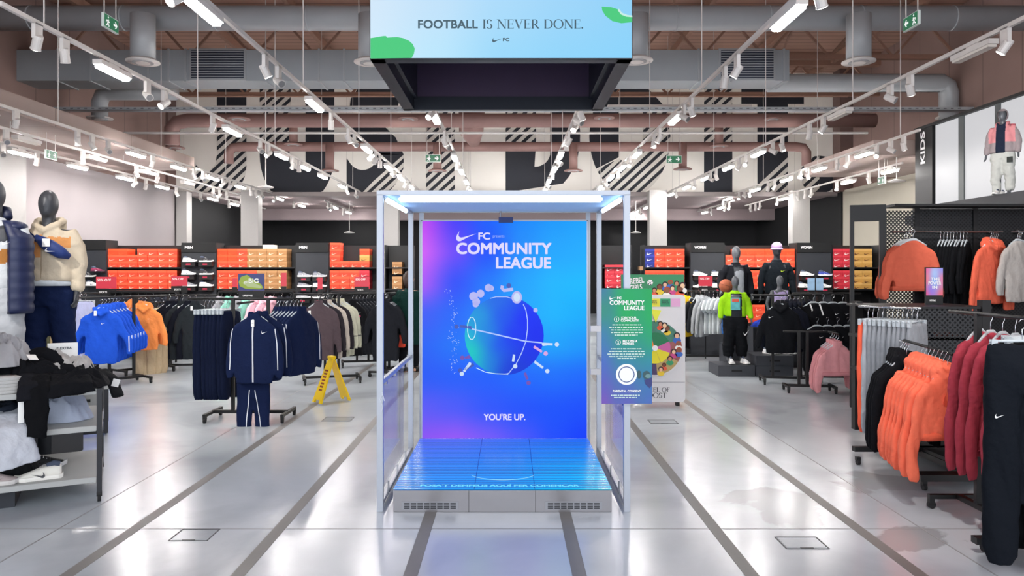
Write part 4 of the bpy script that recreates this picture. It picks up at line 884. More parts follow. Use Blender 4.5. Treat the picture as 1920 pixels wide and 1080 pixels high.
row(gTP,(PX(383,Y),Y),(PX(432,Y),Y),8,1.36,math.radians(72),'navy track pants','from the left on the tracksuit rack','navy track pants on the tracksuit rack',True)
row([gTrk2],(PX(522,Y),Y+.03),(PX(566,Y),Y-.03),7,1.36,math.radians(58),'navy jacket','from the left at the right end of the tracksuit rack','navy jackets on the tracksuit rack')
t = thing('rack_sign','rack top sign with a green sneaker picture reading goBIG above LIFESTYLE','sign',(PX(471,8.7),8.7,1.37))
MB().bb(-.145,.145,0,.012,PZ(561,8.7)-1.37+.01,PZ(546,8.7)-1.37).build('lifestyle_plate', blk, t); MB().bb(-.02,.02,.004,.01,0,.12).build('stem', blk, t)
text('LIFESTYLE','lettering',inkm,t,(-.04,-.002,PZ(556,8.7)-1.37),.11,.022,bold=.02)
z0_ = PZ(545,8.7)-1.37; pc = MB().bb(-.152,.152,0,.01,z0_,z0_+.2).build('picture_card', mat('card_blue','24307c',.5,emit=.8), t)
shape2d([[(-.145,.1),(-.12,.16),(-.05,.185),(.0,.15),(.03,.13),(.12,.07),(.14,.03),(.1,.015),(-.06,.02),(-.13,.05)]],'sneaker_artwork',mat('card_lime','9cb42c',.5,emit=.8),pc,.001,(0,-.002,z0_))
shape2d([[(-.1,.09),(-.05,.12),(.08,.07),(.13,.04),(.1,.03),(-.04,.045)]],'sneaker_artwork',mat('card_pale','c8d89a',.5,emit=.7),pc,.001,(0,-.004,z0_))
text('go','lettering',txtw,pc,(-.065,-.006,z0_+.09),.04,.03); text('BIG','lettering',txtw,pc,(.03,-.006,z0_+.09),.115,.055,bold=.02)
# --- 2 grey, brown and cream jackets
rack((PX(622,11.3),11.3),math.radians(18),1.1,1.335,'black wheeled rack of brown and cream jackets behind the yellow sign',(-.1,.1),.8,.5)
mMid = top_mesh(.86,.54,.7,collar=True,seed=27,spread=.03,wr=.012)
gBr = garment('zip_jacket','','jacket',cp(mMid),'53474c',[('print',dict(s='NSW',x=-.12,z=-.62,w=.05,h=.14,c='2c2628')),('tag',dict(x=-.14,z=-.26))])
gCr = garment('zip_jacket','','jacket',cp(mMid),'cdcdb8',[('line',dict(p=[(.2,0,-.66),(.33,0,-.66)],c='2a2a30',w=.012))]); gDk = garment('zip_jacket','','jacket',cp(mMid),'2e2a30'); gLt = garment('zip_jacket','','jacket',cp(mMid),'c6bcb2')
row([gBr,gDk,gLt,gDk,gCr,gCr],(PX(598,11.0),10.98),(PX(640,11.7),11.65),6,1.33,math.radians(26),['brown zip jacket','dark zip jacket','beige zip jacket','black zip jacket','cream zip jacket','cream zip jacket'],'from the front on the rack behind the yellow sign','jackets behind the yellow sign')
# --- 3 black jackets
rack((PX(680,13.2),13.2),math.radians(14),1.1,1.28,'black wheeled rack of black jackets just left of the kiosk',(-.1,.1),.7,.5)
gBk = garment('hooded_jacket','','jacket',cp(mLong),'17181c',[('logo',dict(x=.1,z=-.32,s=.09,c='e8eaee')),('line',dict(p=[(.06,0,-.37),(.14,0,-.37)],c='d0306a',w=.03))]); gBk2 = garment('hooded_jacket','','jacket',cp(mLong),'202228')
row([gBk]+[gBk2]*8,(PX(662,12.9),12.85),(PX(712,13.4),13.45),9,1.27,math.radians(38),['black jacket']*9,'from the left on the rack beside the kiosk','black jackets beside the kiosk')
rack((PX(722,11.9),12.1),math.radians(80),.8,1.32,'black wheeled rack of dark coats seen through the left kiosk frame',(-.1,.1),.6,.4)
row([gBk2],(PX(722,11.8),11.8),(PX(728,12.4),12.4),5,1.31,math.radians(10),'dark coat','from the front on the rack seen through the kiosk','dark coats seen through the kiosk')
# --- 5 blue hoodies, 6 orange
rack((PX(215,11.0),11.05),math.radians(50),1.2,1.3,'black wheeled rack of blue hoodies on the left',(-.1,.25),.8,.5)
gBl = garment('fleece_hoodie','','hoodie',cp(top_mesh(.8,.52,.62,hood=True,seed=21,spread=.1)),'1f4fc0',[('logo',dict(x=.03,z=-.33,s=.05,c='f0f2f6')),('line',dict(p=[(.33,0,-.3),(.355,0,-.5),(.36,0,-.74)],c='dfe6f4',w=.012)),('tag',dict(x=-.06,z=-.18))])
row(gBl,(PX(190,10.6),10.6),(PX(222,11.4),11.4),6,1.27,math.radians(16),'blue hoodie','from the front on the blue hoodie rack','blue hoodies on the left')
rack((PX(268,12.3),12.3),math.radians(55),1.1,1.26,'black wheeled rack of orange hoodies',(-.1,.1),.8,.5)
gOr = garment('fleece_hoodie','','hoodie',cp(mTop),'e88a4a',[('logo',dict(x=.08,z=-.33,s=.04,c='f6e6d8'))])
row(gOr,(PX(274,11.95),11.9),(PX(246,12.7),12.7),5,1.25,math.radians(8),'orange hoodie','from the front on the orange hoodie rack','orange hoodies on the left')
gBg = garment('sweatpants','','trousers',cp(pants_mesh(.85,.34,seed=31)),'b7a486')
row(gBg,(PX(272,12.1),12.1),(PX(294,12.3),12.3),3,.95,math.radians(40),'beige sweatpants','from the left hanging below the orange hoodies','beige sweatpants below the orange hoodies',True)
# --- 7 black and navy jackets
rack((PX(345,12.6),12.7),math.radians(8),1.0,1.27,'black wheeled rack of dark zip jackets between orange and navy racks',(-.3,.3),.9,.5)
gNv = garment('zip_jacket','','jacket',cp(mLong),'12151f'); gCh = garment('zip_jacket','','jacket',cp(mLong),'22272b',[('tag',dict(x=-.06,z=-.2))])
row([gNv,gNv,gCh,gNv,gCh],(PX(318,12.5),12.5),(PX(366,12.5),12.5),5,1.26,math.radians(28),['navy black zip jacket','navy black zip jacket','charcoal zip jacket','navy black zip jacket','charcoal zip jacket'],'from the left beside the orange hoodie rack','dark zip jackets on the left')
row([garment('zip_jacket','','jacket',cp(mTrk),'b9ad92')],(PX(296,13.4),13.4),(PX(312,13.6),13.6),3,1.1,math.radians(60),'pale beige jacket','from the left behind the dark zip jackets','pale beige jackets')
# --- 8,9 lavender and beige by the left wall
rack((PX(132,12.6),12.6),math.radians(12),.9,1.3,'black wheeled rack of pale lavender trousers at the far left',(-.1,.1),.7,.5)
gLv = garment('track_pants','','trousers',cp(mPant),'b7c0e4',[])
row(gLv,(PX(108,12.4),12.4),(PX(160,12.6),12.6),8,1.29,math.radians(66),'pale lavender trousers','from the left beside the blue hoodies','pale lavender trousers',True)
rack((PX(303,13.5),13.5),math.radians(10),.6,1.11,'low black rack of pale beige jackets behind the dark zip jackets',(-.1,.1),.4,.4)
rack((PX(58,11.6),11.6),math.radians(10),.8,1.27,'black wheeled rack of beige tops behind the mannequins',(-.1,.1),.6,.5)
gB1 = garment('fleece_hoodie','','hoodie',cp(mTop),'c9b184'); gB2 = garment('fleece_hoodie','','hoodie',cp(mTop),'4a4b38')
row([gB2,gB1,gB1,gB1],(PX(44,11.5),11.5),(PX(70,11.8),11.9),4,1.25,math.radians(38),['olive sweatshirt','beige sweatshirt','beige sweatshirt','beige sweatshirt'],'from the left behind the mannequins','beige tops behind the mannequins')
# --- 11 mid right light garments
rack((PX(1320,14.0),14.0),0,1.0,1.3,'black rack of grey and white garments right of the wheel stand',(-.4,.4),.8,.4)
gYe = garment('sweatshirt','','sweatshirt',cp(mTop),'e3b81c'); gGr = garment('sweatshirt','','sweatshirt',cp(mTop),'a9adb2'); gWh = garment('t_shirt','','shirt',cp(mTee),'cfd6da'); gBk3 = garment('sweatshirt','','sweatshirt',cp(mCrew),'24262b'); gLb = garment('t_shirt','','shirt',cp(mTee),'3f78c8')
row([gYe,gBk3,gBk3,gGr,gGr,gWh,gWh,gWh,gWh,gLb],(PX(1288,13.9),13.9),(PX(1362,14),14),10,1.29,math.radians(52),['yellow sweatshirt','black sweatshirt','black sweatshirt','grey sweatshirt','grey sweatshirt','white shirt','white shirt','white shirt','white shirt','blue shirt'],'from the left on the rack beside the wheel stand','garments beside the wheel stand')
# --- 12 black jackets and tees mid right
rack((PX(1475,11.2),11.2),math.radians(-10),1.0,1.32,'black wheeled rack of black tops beside the mannequin group',(-.2,.2),.7,.5)
gK = garment('sweatshirt','','sweatshirt',cp(mTop),'14161a',[('logo',dict(x=-.13,z=-.3,s=.07,c='eceef0'))]); gK2 = garment('sweatshirt','','sweatshirt',cp(mTop),'181b26')
row([gK]+[gK2]*6,(PX(1463,10.9),10.9),(PX(1512,11.5),11.5),7,1.31,math.radians(-16),'black sweatshirt','from the front on the rack beside the mannequins','black sweatshirts beside the mannequins')
rack((PX(1555,11.2),11.3),math.radians(-6),1.0,1.34,'black wheeled rack of black shirts behind the pink jackets',(-.3,.3),.7,.5)
gT = garment('t_shirt','','shirt',cp(mTee),'15161a',[('logo',dict(x=.05,z=-.28,s=.06,c='eceef0'))]); gT2 = garment('t_shirt','','shirt',cp(mTee),'101114',[('line',dict(p=[(-.05,0,-.14),(0,0,-.3)],c='e8e8e8',w=.02))])
row([gT2,gT2,gT,gT],(PX(1525,11.1),11.1),(PX(1580,11),11.0),4,1.33,math.radians(-14),['black shirt with white trim','black shirt with white trim','black shirt','black shirt'],'from the left on the rack behind the pink jackets','black shirts behind the pink jackets')
row([gT],(PX(1532,10.9),10.9),(PX(1590,10.9),10.9),4,1.0,math.radians(-10),'black lower shirt','from the left hanging low behind the pink jackets','black lower shirts')
rack((PX(1523,10.3),10.4),math.radians(-8),.7,.84,'low black wheeled rack carrying the pink cropped jackets',(-.14,-.03),.62,.35,arms=((.25,0,.3,-.3,.84),))
gPk = garment('cropped_jacket','','jacket',cp(mCrop),'d08f94',[('zip',dict(z1=-.5,c='b87478',w=.008)),('hem',dict(h=.225,d=.055,z=-.48,c='c48288'))])
row(gPk,(PX(1570,9.9),9.9),(PX(1552,10.4),10.3),4,.83,math.radians(8),'glossy pink cropped jacket','from the front on the low rack','pink cropped jackets')
# --- 15 black back wall of the right bay
UY = 9.4
t = thing('wall_shelving','long black perforated wall unit with rails behind the coral sweatshirts','wall shelving',(0,UY,0))
x0u, x1u = PX(1655,UY), 8.0; zt = PZ(386,UY)
def perf():
    m = bpy.data.materials.new('perforated_black'); m.use_nodes = True; nt = m.node_tree; b = nt.nodes['Principled BSDF']; L = nt.links.new
    tc = nt.nodes.new('ShaderNodeTexCoord'); mp = nt.nodes.new('ShaderNodeMapping'); mp.inputs['Rotation'].default_value = (0,PI/4,0); mp.inputs['Scale'].default_value = (30,30,30); L(tc.outputs['Object'], mp.inputs[0])
    sx = nt.nodes.new('ShaderNodeSeparateXYZ'); L(mp.outputs[0], sx.inputs[0]); o = []
    for ax_ in (0,2):
        fr_ = nt.nodes.new('ShaderNodeMath'); fr_.operation = 'FRACT'; ad = nt.nodes.new('ShaderNodeMath'); ad.operation = 'ADD'; ad.inputs[1].default_value = 1000; L(sx.outputs[ax_], ad.inputs[0]); L(ad.outputs[0], fr_.inputs[0])
        gt = nt.nodes.new('ShaderNodeMath'); gt.operation = 'GREATER_THAN'; gt.inputs[1].default_value = .42; L(fr_.outputs[0], gt.inputs[0]); o.append(gt)
    mn = nt.nodes.new('ShaderNodeMath'); mn.operation = 'MINIMUM'; L(o[0].outputs[0], mn.inputs[0]); L(o[1].outputs[0], mn.inputs[1])
    iv = nt.nodes.new('ShaderNodeMath'); iv.operation = 'SUBTRACT'; iv.inputs[0].default_value = 1; L(mn.outputs[0], iv.inputs[1]); L(iv.outputs[0], b.inputs['Alpha'])
    b.inputs['Base Color'].default_value = hx('1e2024'); b.inputs['Roughness'].default_value = .45; return m
perfm = perf()
for a,c in ((1655,1716),(1716,1826),(1826,1990)):
    MB().bb(PX(a,UY),PX(c,UY),0,.004,.5,zt-.06).build('perforated_panel', perfm, t)
for px in (1655,1718,1828,1985): MB().bb(PX(px,UY)-.03,PX(px,UY)+.03,-.02,.03,0,zt-.03).build('upright', shelfblk, t)
MB().bb(x0u,x1u,-.3,.05,zt-.03,zt).build('top_shelf', shelfblk, t); MB().bb(PX(1716,UY),x1u,.005,.03,.3,zt-.04).build('back_board', blk, t)
MB().bb(x0u,x1u,-.35,.0,.0,.35).build('plinth', shelfblk, t)
MB().tube([(PX(1665,UY),-.1,PZ(434,9.2)),(PX(1870,UY),-.1,PZ(434,9.2))],.012,8).build('rail', chrome, t)
MB().tube([(PX(1885,UY),-.1,PZ(434,9.2)),(PX(1985,UY),-.1,PZ(434,9.2))],.012,8).build('rail', chrome, t)
for px in (1690,1760,1850,1900): MB().bb(PX(px,UY)-.01,PX(px,UY)+.01,-.12,0,PZ(434,9.2)-.02,PZ(434,9.2)+.01).build('rail_bracket', shelfblk, t)
gCS = garment('crew_sweatshirt','','sweatshirt',cp(top_mesh(.6,.50,.66,seed=41,wide=1.0,wr=.011)),'c65f49',[('hem',dict(h=.235,d=.045,z=-.67,c='bd5843'))])
rz_ = PZ(434,9.2)-.0
row(gCS,(PX(1712,8.85),8.85),(PX(1696,9.2),9.2),4,rz_,math.radians(-4),'terracotta sweatshirt','from the front on the upper wall rail','terracotta sweatshirts on the upper rail')
gKT = garment('crew_sweatshirt','','sweatshirt',cp(top_mesh(.85,.5,.6,seed=44)),'0f1013'); gCZ = garment('crew_sweatshirt','','sweatshirt',cp(top_mesh(.75,.54,.78,seed=45,hood=True,wr=.011)),'d9634b'); gGY = garment('crew_sweatshirt','','sweatshirt',cp(top_mesh(.75,.5,.62,seed=46)),'a9a4a0')
row(gKT,(PX(1768,9.1),9.15),(PX(1822,9.1),9.2),9,rz_,math.radians(46),'black sweatshirt','from the left on the upper wall rail','black sweatshirts on the upper rail')
row(gCZ,(PX(1852,9.0),8.95),(PX(1880,9.1),9.2),5,rz_-.02,math.radians(26),'coral hoodie','from the left on the upper wall rail','coral hoodies on the upper rail')
row(gGY,(PX(1903,9.0),8.95),(PX(1925,9.1),9.2),4,rz_,math.radians(20),'grey sweatshirt','from the left at the right end of the upper rail','grey sweatshirts on the upper rail')
# open portal frame, nothing set in it
t = thing('end_frame','tall open black portal frame at the left end of the black wall unit','frame',(PX(1627,9.2),9.2,0),math.radians(-18))
for a,c in ((-.2,-.155),(.13,.2)): MB().bb(a,c,-.03,.05,0,2.5).build('frame_side', shelfblk, t)
MB().bb(-.155,.13,-.03,.05,2.3,2.5).build('frame_top', shelfblk, t); MB().bb(-.155,.13,-.03,.05,0,.3).build('frame_bottom', shelfblk, t)
# --- 16 gondola with coral hoodies
gz = thing('display_gondola','black wheeled gondola with shelves between coral hoodies and the wall unit','gondola',(3.6,6.9,0))
for px,Yq in ((1845,6.9),): 
    x = PX(px,Yq)-3.6; MB().bb(x-.04,x+.04,-.04,.04,.08,1.42).build('upright', shelfblk, gz)
MB().bb(-.1,-.02,.66,.74,.08,1.38).build('upright', shelfblk, gz)
MB().bb(.05,.75,.0,.01,.3,1.36).build('mesh_panel', perfm, gz)
MB().bb(-.15,.85,-.02,.74,1.34,1.36).build('top_shelf', shelfblk, gz)
MB().bb(-.24,.75,.0,.5,1.05,1.075).build('shelf', shelfblk, gz); MB().bb(-.2,.75,.1,.55,.72,.745).build('shelf', shelfblk, gz)
MB().bb(-.45,.0,-1.19,-1.13,.08,.13).build('base_bar', black, gz); MB().bb(-.45,.8,-1.13,-1.07,.08,.13).build('base_bar', black, gz)
MB().bb(-.6,.7,-.42,-.36,.12,.16).build('base_bar', black, gz); MB().bb(-.03,.03,-1.1,.7,.08,.13).build('base_bar', black, gz)
MB().bb(-.02,.72,-1.07,.3,.13,.16).build('base_plate', shelfblk, gz)
for x,y in ((-.4,-1.14),(.7,-1.1),(-.56,-.39)): caster(gz,x,y)
MB().tube([(.0,0,1.36),(-.12,-.12,1.36),(-.3,.1,1.36),(-.12,.6,1.36)],.012,8).build('arm', black, gz, smooth=True)
MB().tube([(.1,.0,1.09),(-.15,-.3,1.09),(-.40,-1.5,1.09)],.012,8).build('arm', black, gz, smooth=True)
gPC = garment('sweatpants','','trousers',cp(pants_mesh(1.02,.37,1.05,seed=51,wr=.011)),'f0664a',[('line',dict(p=[(-.1,0,-.78),(.0,0,-.76)],c='d83a34',w=.09)),('tag',dict(x=.1,z=-.18))]); gPG = garment('sweatpants','','trousers',cp(pants_mesh(1.02,.37,1.05,seed=52)),'a9adb4'); gPD = garment('sweatpants','','trousers',cp(pants_mesh(1.02,.37,1.05,seed=53)),'8a8e94')
for k_ in range(11):
    f_ = k_/10; y = 7.0-f_*.35; x = PX(1622+f_*90, y)
    p,d = [(gPC,'coral sweatpants'),(gPG,'pale grey sweatpants')][k_] if k_<2 else (gPD,'grey sweatpants')
    hang(p,x-.02,y-.1,1.36,math.radians(38),'%s %s from the left on the gondola arm'%(ORD[k_],d),'sweatpants on the gondola arm',True)
MB().tube([(PX(1610,6.95)-3.6,.05,1.362),(PX(1728,6.55)-3.6,-.35,1.362)],.012,8).build('arm', chrome, gz, smooth=True)
gHC = garment('cropped_hoodie','','hoodie',cp(top_mesh(.50,.62,.74,hood=True,seed=61,spread=.05,wr=.015,d=.06,vox=.013,wide=1.1)),'f5765a',[('logo',dict(x=-.02,z=-.33,s=.2,c='ee5f45')),('hem',dict(h=.27,d=.055,z=-.56,c='ef6c50'))])
gHK = garment('cropped_hoodie','','hoodie',cp(top_mesh(.6,.56,.72,hood=True,seed=62,spread=.02,wr=.01)),'111216',[('print',dict(s='NIKE',x=-.2,z=-.6,w=.05,h=.03,c='d8d8d8'))])
for k_ in range(8):
    y = 5.45+k_*.09; hang(gHC,3.2+.022*k_,y,1.09,math.radians(20-k_*1.),'%s coral hoodie from the front on the gondola arm'%ORD[k_],'coral cropped hoodies')
for k_ in range(4):
    y = 6.2+k_*.07; hang(gHK,3.30+.02*k_,y,1.09,math.radians(14),'%s black hoodie behind the coral hoodies'%ORD[k_],'black cropped hoodies')
# small screen sign on gondola
t = thing('tablet_sign','small lit pink and blue poster sign standing on the gondola shelf','sign',(PX(1752,7.35),7.35,1.36))
MB().bb(-.085,.085,0,.02,0,.085).build('base_block', shelfblk, t); MB().bb(-.09,.09,0,.015,.085,PZ(501,7.35)-1.36).build('frame', blk, t)
panel('poster', .165, PZ(502,7.35)-1.36-.095, idw([(0,0,'e8508c'),(.3,.2,'8a70e0'),(1,0,'e86070'),(.5,.5,'7ab0f4'),(0,.6,'f07888'),(1,.6,'e87aa0'),(.5,.8,'a8c8fa'),(0,1,'e860a0'),(1,1,'8a90f0')],3), attr_mat('poster_picture',.95,.3), t, (0,-.002,.09), nx=10, ny=14)
text('THE','lettering',txtw,t,(.005,-.005,.235),.09,.032,bold=.02); text('POWER','lettering',txtw,t,(.0,-.005,.195),.125,.034,bold=.02); text('IN','lettering',txtw,t,(.0,-.005,.155),.05,.03,bold=.02); text('WMNS','lettering',inkm,t,(-.02,-.002,.03),.06,.02,bold=.02)
# --- 17 burgundy hoodies, front black pants
rack((3.2,4.75),math.radians(90),1.35,1.4,'black wheeled rack at the right edge holding burgundy hoodies and black pants',(.35,),1.15,.42)
gBu = garment('long_hoodie','','hoodie',cp(top_mesh(.84,.56,.9,seed=71,wr=.011,spread=.03,d=.055,vox=.013)),'a03a48')
for k_ in range(6):
    hang(gBu,3.3,4.62+k_*.125,1.39,math.radians(28),'%s burgundy sweatshirt from the front behind the black pants'%ORD[k_],'burgundy sweatshirts',rng=.06)
gFP = garment('jogger_pants','','trousers',cp(pants_mesh(1.22,.40,1.12,seed=81,vox=.012,jog=True,d=.05,wr=.013)),'14181f',[('logo',dict(x=-.15,z=-.52,s=.05,c='eceef0')),('tag',dict(x=.03,z=-.2))])
gFP2 = garment('jogger_pants','','trousers',cp(pants_mesh(1.16,.40,1.1,seed=82,d=.045,wr=.012)),'0d0e11')
hang(gFP,2.83,4.12,1.42,math.radians(-6),'navy black jogger pants with white logo at the right edge','front jogger pants',True)
for k_ in range(3): hang(gFP2,2.97+.05*k_,4.2+.09*k_,1.42,math.radians(-6),'%s black pants behind the front jogger pants'%ORD[k_],'black pants at the right edge',True)
t = thing('clothes_rack','black wheeled stand with blue grey rail carrying the front jogger pants','clothes rack',(2.8,4.3,1.412)); MB().tube([(.02,-.25,0),(.45,.2,0),(.9,.2,0)],.014,8).build('arm', mat('blue_rail','2c5f8c',.4,.5), t)
MB().bb(.86,.92,.17,.23,-1.41,0).build('post', black, t); MB().bb(.0,.92,.17,.23,-1.36,-1.32).build('base_bar', black, t); caster_ = MB().tube([(.05,.2,-1.382),(.075,.2,-1.382)],.028,14).build('caster', rubber, t)
# ================================================================ mannequins and people
skin_g = mat('mannequin_charcoal','3c3e43',.42,.1,var=.05); skin_l = mat('mannequin_grey','5c6066',.4,.15,var=.05)
def hand(b, p, d, s=1., grip=0.):
    """palm, four unequal fingers and a thumb; p wrist, d pointing direction of the hand"""
    d = Vector(d).normalized(); side = d.cross(Vector((1,0,0))).normalized(); nrm = side.cross(d).normalized()
    p = Vector(p); q = p+d*.09*s
    b.tube([p-d*.01*s,p+d*.04*s,q],[(.026*s,.017*s),(.021*s,.036*s),(.018*s,.042*s)],10)
    for i,(o,l) in enumerate(((-.032,.068),(-.011,.078),(.011,.074),(.031,.058))):
        a = q+side*o*s-d*.01*s; c = a+d*l*.5*s-nrm*grip*.02*s; e = c+d*l*.5*s*(1-grip*.5)-nrm*(.012+grip*.035)*s
        b.tube([a,c,e],[.0095*s,.0088*s,.0075*s],7)
    a = p+d*.03*s-side*.03*s; b.tube([a,a-side*.028*s+d*.03*s-nrm*.01*s,a-side*.032*s+d*.062*s-nrm*.02*s],[.011*s,.010*s,.008*s],7)
def figure(H, armL, armR, stance=.11, step=.0, face=False, vox=.012, m=skin_g, headm=None):
    """one continuous body; arms: list of three points (shoulder offset fixed) elbow, wrist in figure metres for 1.8 m"""
    s = H/1.8; b = MB(); S = lambda *p: tuple(v*s for v in p)
    b.ball(S(0,-.01,1.68),S(.078,.098,.125),20,14); b.ball(S(0,-.035,1.63),S(.06,.07,.075),16,10)
    if face:
        b.ball(S(0,-.108,1.655),S(.013,.02,.022),8,6); b.ball(S(-.079,0,1.66),S(.012,.02,.032),8,6); b.ball(S(.079,0,1.66),S(.012,.02,.032),8,6); b.ball(S(0,-.093,1.612),S(.024,.012,.008),8,6)
    else: b.ball(S(0,-.098,1.66),S(.012,.018,.035),8,6)
    b.tube([S(0,.005,1.44),S(0,.0,1.52),S(0,-.008,1.6)],[(.075*s,.07*s),(.056*s,.056*s),(.055*s,.055*s)],14)
    b.rings([[(x*s,y*s,z) for x,y,z in se(a,c,zz*s,20,2.3,cy)] for zz,a,c,cy in ((.84,.13,.09,.01),(.92,.172,.115,.01),(1.0,.165,.11,.0),(1.1,.14,.095,-.005),(1.22,.155,.105,-.01),(1.32,.175,.115,-.005),(1.4,.17,.1,0),(1.46,.1,.07,.005))])
    for sg,(el,wr) in ((-1,armL),(1,armR)):
        sh = (sg*.185,0,1.405); b.tube([S(sg*.1,0,1.41),S(*sh),S(sh[0]*1.08,0,1.34),S(*[(sh[i]*1.05+el[i])/2 for i in range(3)]),S(*el),S(*[(el[i]+wr[i])/2 for i in range(3)]),S(*wr)],[.05*s,.056*s,.052*s,.046*s,.038*s,.036*s,.025*s],12)
        hand(b, S(*wr), Vector(wr)-Vector(el), s, .35)
        fx = sg*stance; fy = sg*step
        b.tube([S(sg*.085,.01,.92),S(sg*.09,.01,.8),S(sg*.095,fy*.3,.65),S(sg*(.05+stance*.5),fy*.6,.48),S(fx,fy+.02,.34),S(fx,fy+.03,.2),S(fx,fy+.02,.07)],[(.09*s,.1*s),(.088*s,.095*s),(.075*s,.08*s),(.055*s,.06*s),(.056*s,.06*s),(.04*s,.042*s),(.036*s,.04*s)],14)
        b.tube([S(fx,fy+.06,.035),S(fx,fy,.045),S(fx,fy-.1,.03),S(fx,fy-.17,.022)],[(.035*s,.035*s),(.042*s,.042*s),(.045*s,.03*s),(.03*s,.02*s)],12)
    me = soften(b, vox, 2); me.materials.clear(); me.materials.append(m); return me
def wear_top(H, armL, armR, z0=.9, z1=1.45, th=.03, puff=0., hood=False, collar=True, short=False, open_=False, vox=.014, seed=1, bands=0, wr=.007, wide=1.):
    s = H/1.8; b = MB(); S = lambda *p: tuple(v*s for v in p); Z = []
    n = 14
    for i in range(n+1):
        f_ = i/n; z = z0+(z1-z0)*f_
        a = (.165+th+.03*(1-f_))*wide if z < 1.3 else (.165+th+.03*(1-f_))-(z-1.3)*.25; d = .115+th+.02*(1-f_) - max(0,z-1.32)*.3
        if bands: q = .012*abs(math.sin(f_*PI*bands)); a += q; d += q
        if i == 0: a *= .95; d *= .95
        Z.append((z,a,d))
    b.rings([[(x*s,y*s,z) for x,y,z in se(a,d,z*s,28,2.3)] for z,a,d in Z])
    for sg,(el,wr_) in ((-1,armL),(1,armR)):
        sh = (sg*.18,0,1.4); P = [S(sg*.1,0,1.38),S(*sh),S(sh[0]*1.12,0,1.32)]+[S(*[sh[i]*1.05*(1-t_)+el[i]*t_ for i in range(3)]) for t_ in (.5,1.)]
        R = [.06,.07+th*.3,.066+th*.5,.06+th*.6,.052+th*.7]
        if short: P, R = P[:4], R[:4]
        else:
            for t_ in (.3,.6,.85,1.): P.append(S(*[el[i]*(1-t_)+wr_[i]*t_ for i in range(3)])); R.append((.05-.012*t_)+th*.6)
            R[-1] = .04
        b.tube(P,[r*s for r in R],16)
    if hood: b.ball(S(0,.09,1.48),S(.12,.06,.09)); b.tube([S(-.1,.03,1.53),S(-.085,-.07,1.49),S(0,-.11,1.44),S(.085,-.07,1.49),S(.1,.03,1.53),S(.05,.1,1.54),S(-.05,.1,1.54),S(-.1,.03,1.53)],.036*s,10)
    elif collar: b.rings([[(x*s,y*s,z) for x,y,z in se(.085,.085,zz*s,18,2)] for zz in (1.4,1.5)])
    me = soften(b, vox, 3, (wr,9,7), seed); return me
def wear_pants(H, stance=.11, step=0., z0=.96, zb=.1, th=.02, loose=1., vox=.014, seed=1, wr=.008, short=None):
    s = H/1.8; b = MB(); S = lambda *p: tuple(v*s for v in p)
    b.rings([[(x*s,y*s,z) for x,y,z in se(a+th,c+th,zz*s,24,2.3)] for zz,a,c in ((z0,.15,.11),(.92,.17,.12),(.85,.175,.125),(.78,.15,.115))])
    for sg in (-1,1):
        fx, fy = sg*stance, sg*step
        P = [(sg*.09,.01,.9,.1),(sg*.095,.01,.78,.1),(sg*.098,fy*.3,.65,.085),(sg*(.05+stance*.5),fy*.6,.48,.07),(fx,fy+.01,.34,.068),(fx,fy+.02,.2,.06),(fx,fy+.02,zb+.03,.055),(fx,fy+.02,zb,.048)]
        P = [p for p in P if short is None or p[2] >= short]
        b.tube([S(*p[:3]) for p in P],[(p[3]*loose+th)*s for p in P],16)
    return soften(b, vox, 3, (wr,8,9), seed)
def dress(t, name, me, col, rule=None, m2=None):
    me.materials.clear(); me.materials.append(cloth(col))
    for p in me.polygons: p.material_index = 0
    if rule:
        for c in m2: me.materials.append(cloth(c))
        for p in me.polygons: p.material_index = rule(p.center)
    return link(name, me, t)
def mk_shoe(col='e8e8e6', sole='f2f2ee', sw='2a2e36', L=.28, lab='', parts=True, name='sneaker'):
    t = thing(name, lab, 'shoe'); s = L/.28
    # x along length: toe at +x
    st = [(-.135,.028,.000,.085),(-.12,.036,0,.098),(-.08,.038,0,.092),(-.04,.038,0,.088),(0,.04,0,.082),(.04,.045,0,.066),(.08,.048,0,.05),(.115,.04,.002,.04),(.138,.02,.01,.03)]
    b = MB(); R = []
    for x,hw,z0,z1 in st: R.append([(x*s,hw*s*math.cos(a)*(.98 if math.sin(a)<0 else .9),(z0+.02+(z1-z0-.02)*max(0,math.sin(a))**.8 if math.sin(a)>0 else z0+.02)*s) for a in [2*PI*k/16 for k in range(16)]])
    b.rings(R); b.build('upper', mat('shoe_'+col,col,.6,var=.04), t, smooth=True)
    b = MB(); R = []
    for x,hw,z0,z1 in [(-.145,.022,.006,0)]+st+[(.146,.012,.014,0)]: R.append([((x)*s,(hw+.004)*s*c_,z*s) for c_,z in ((-1,z0),(1,z0),(1.04,z0+.014),(1,z0+.028),(-1,z0+.028),(-1.04,z0+.014))])
    b.rings(R); b.build('sole', mat('shoe_'+sole,sole,.6,var=.03), t, smooth=False)
    MB().tube([(-.125*s,0,.09*s),(-.09*s,.0,.096*s),(-.045*s,0,.088*s)],[(.022*s,.022*s),(.028*s,.014*s),(.018*s,.012*s)],10).build('collar', mat('shoe_lining','4a5468',.8), t, smooth=True)
    if parts:
        b = MB()
        for i in range(5): x = (-.02+i*.02)*s; z = (.086-i*.0085)*s; b.tube([(x,-.026*s,z-.006*s),(x,0,z+.003*s),(x,.026*s,z-.006*s)],.0028*s,5)
        b.build('laces', mat('lace_white','eeeeec',.8), t)
        for sg in (-1,1): swoosh('side_logo', mat('shoe_sw'+sw,sw,.5), t, (.005*s,sg*.0435*s,.034*s), .085*s, rot=(PI/2-.18 if sg<0 else PI/2+.18,0,0))
    return t
ARM = ((-.27,.02,1.13),(-.29,-.04,.88)); ARMR = ((.27,.02,1.13),(.29,-.04,.88))
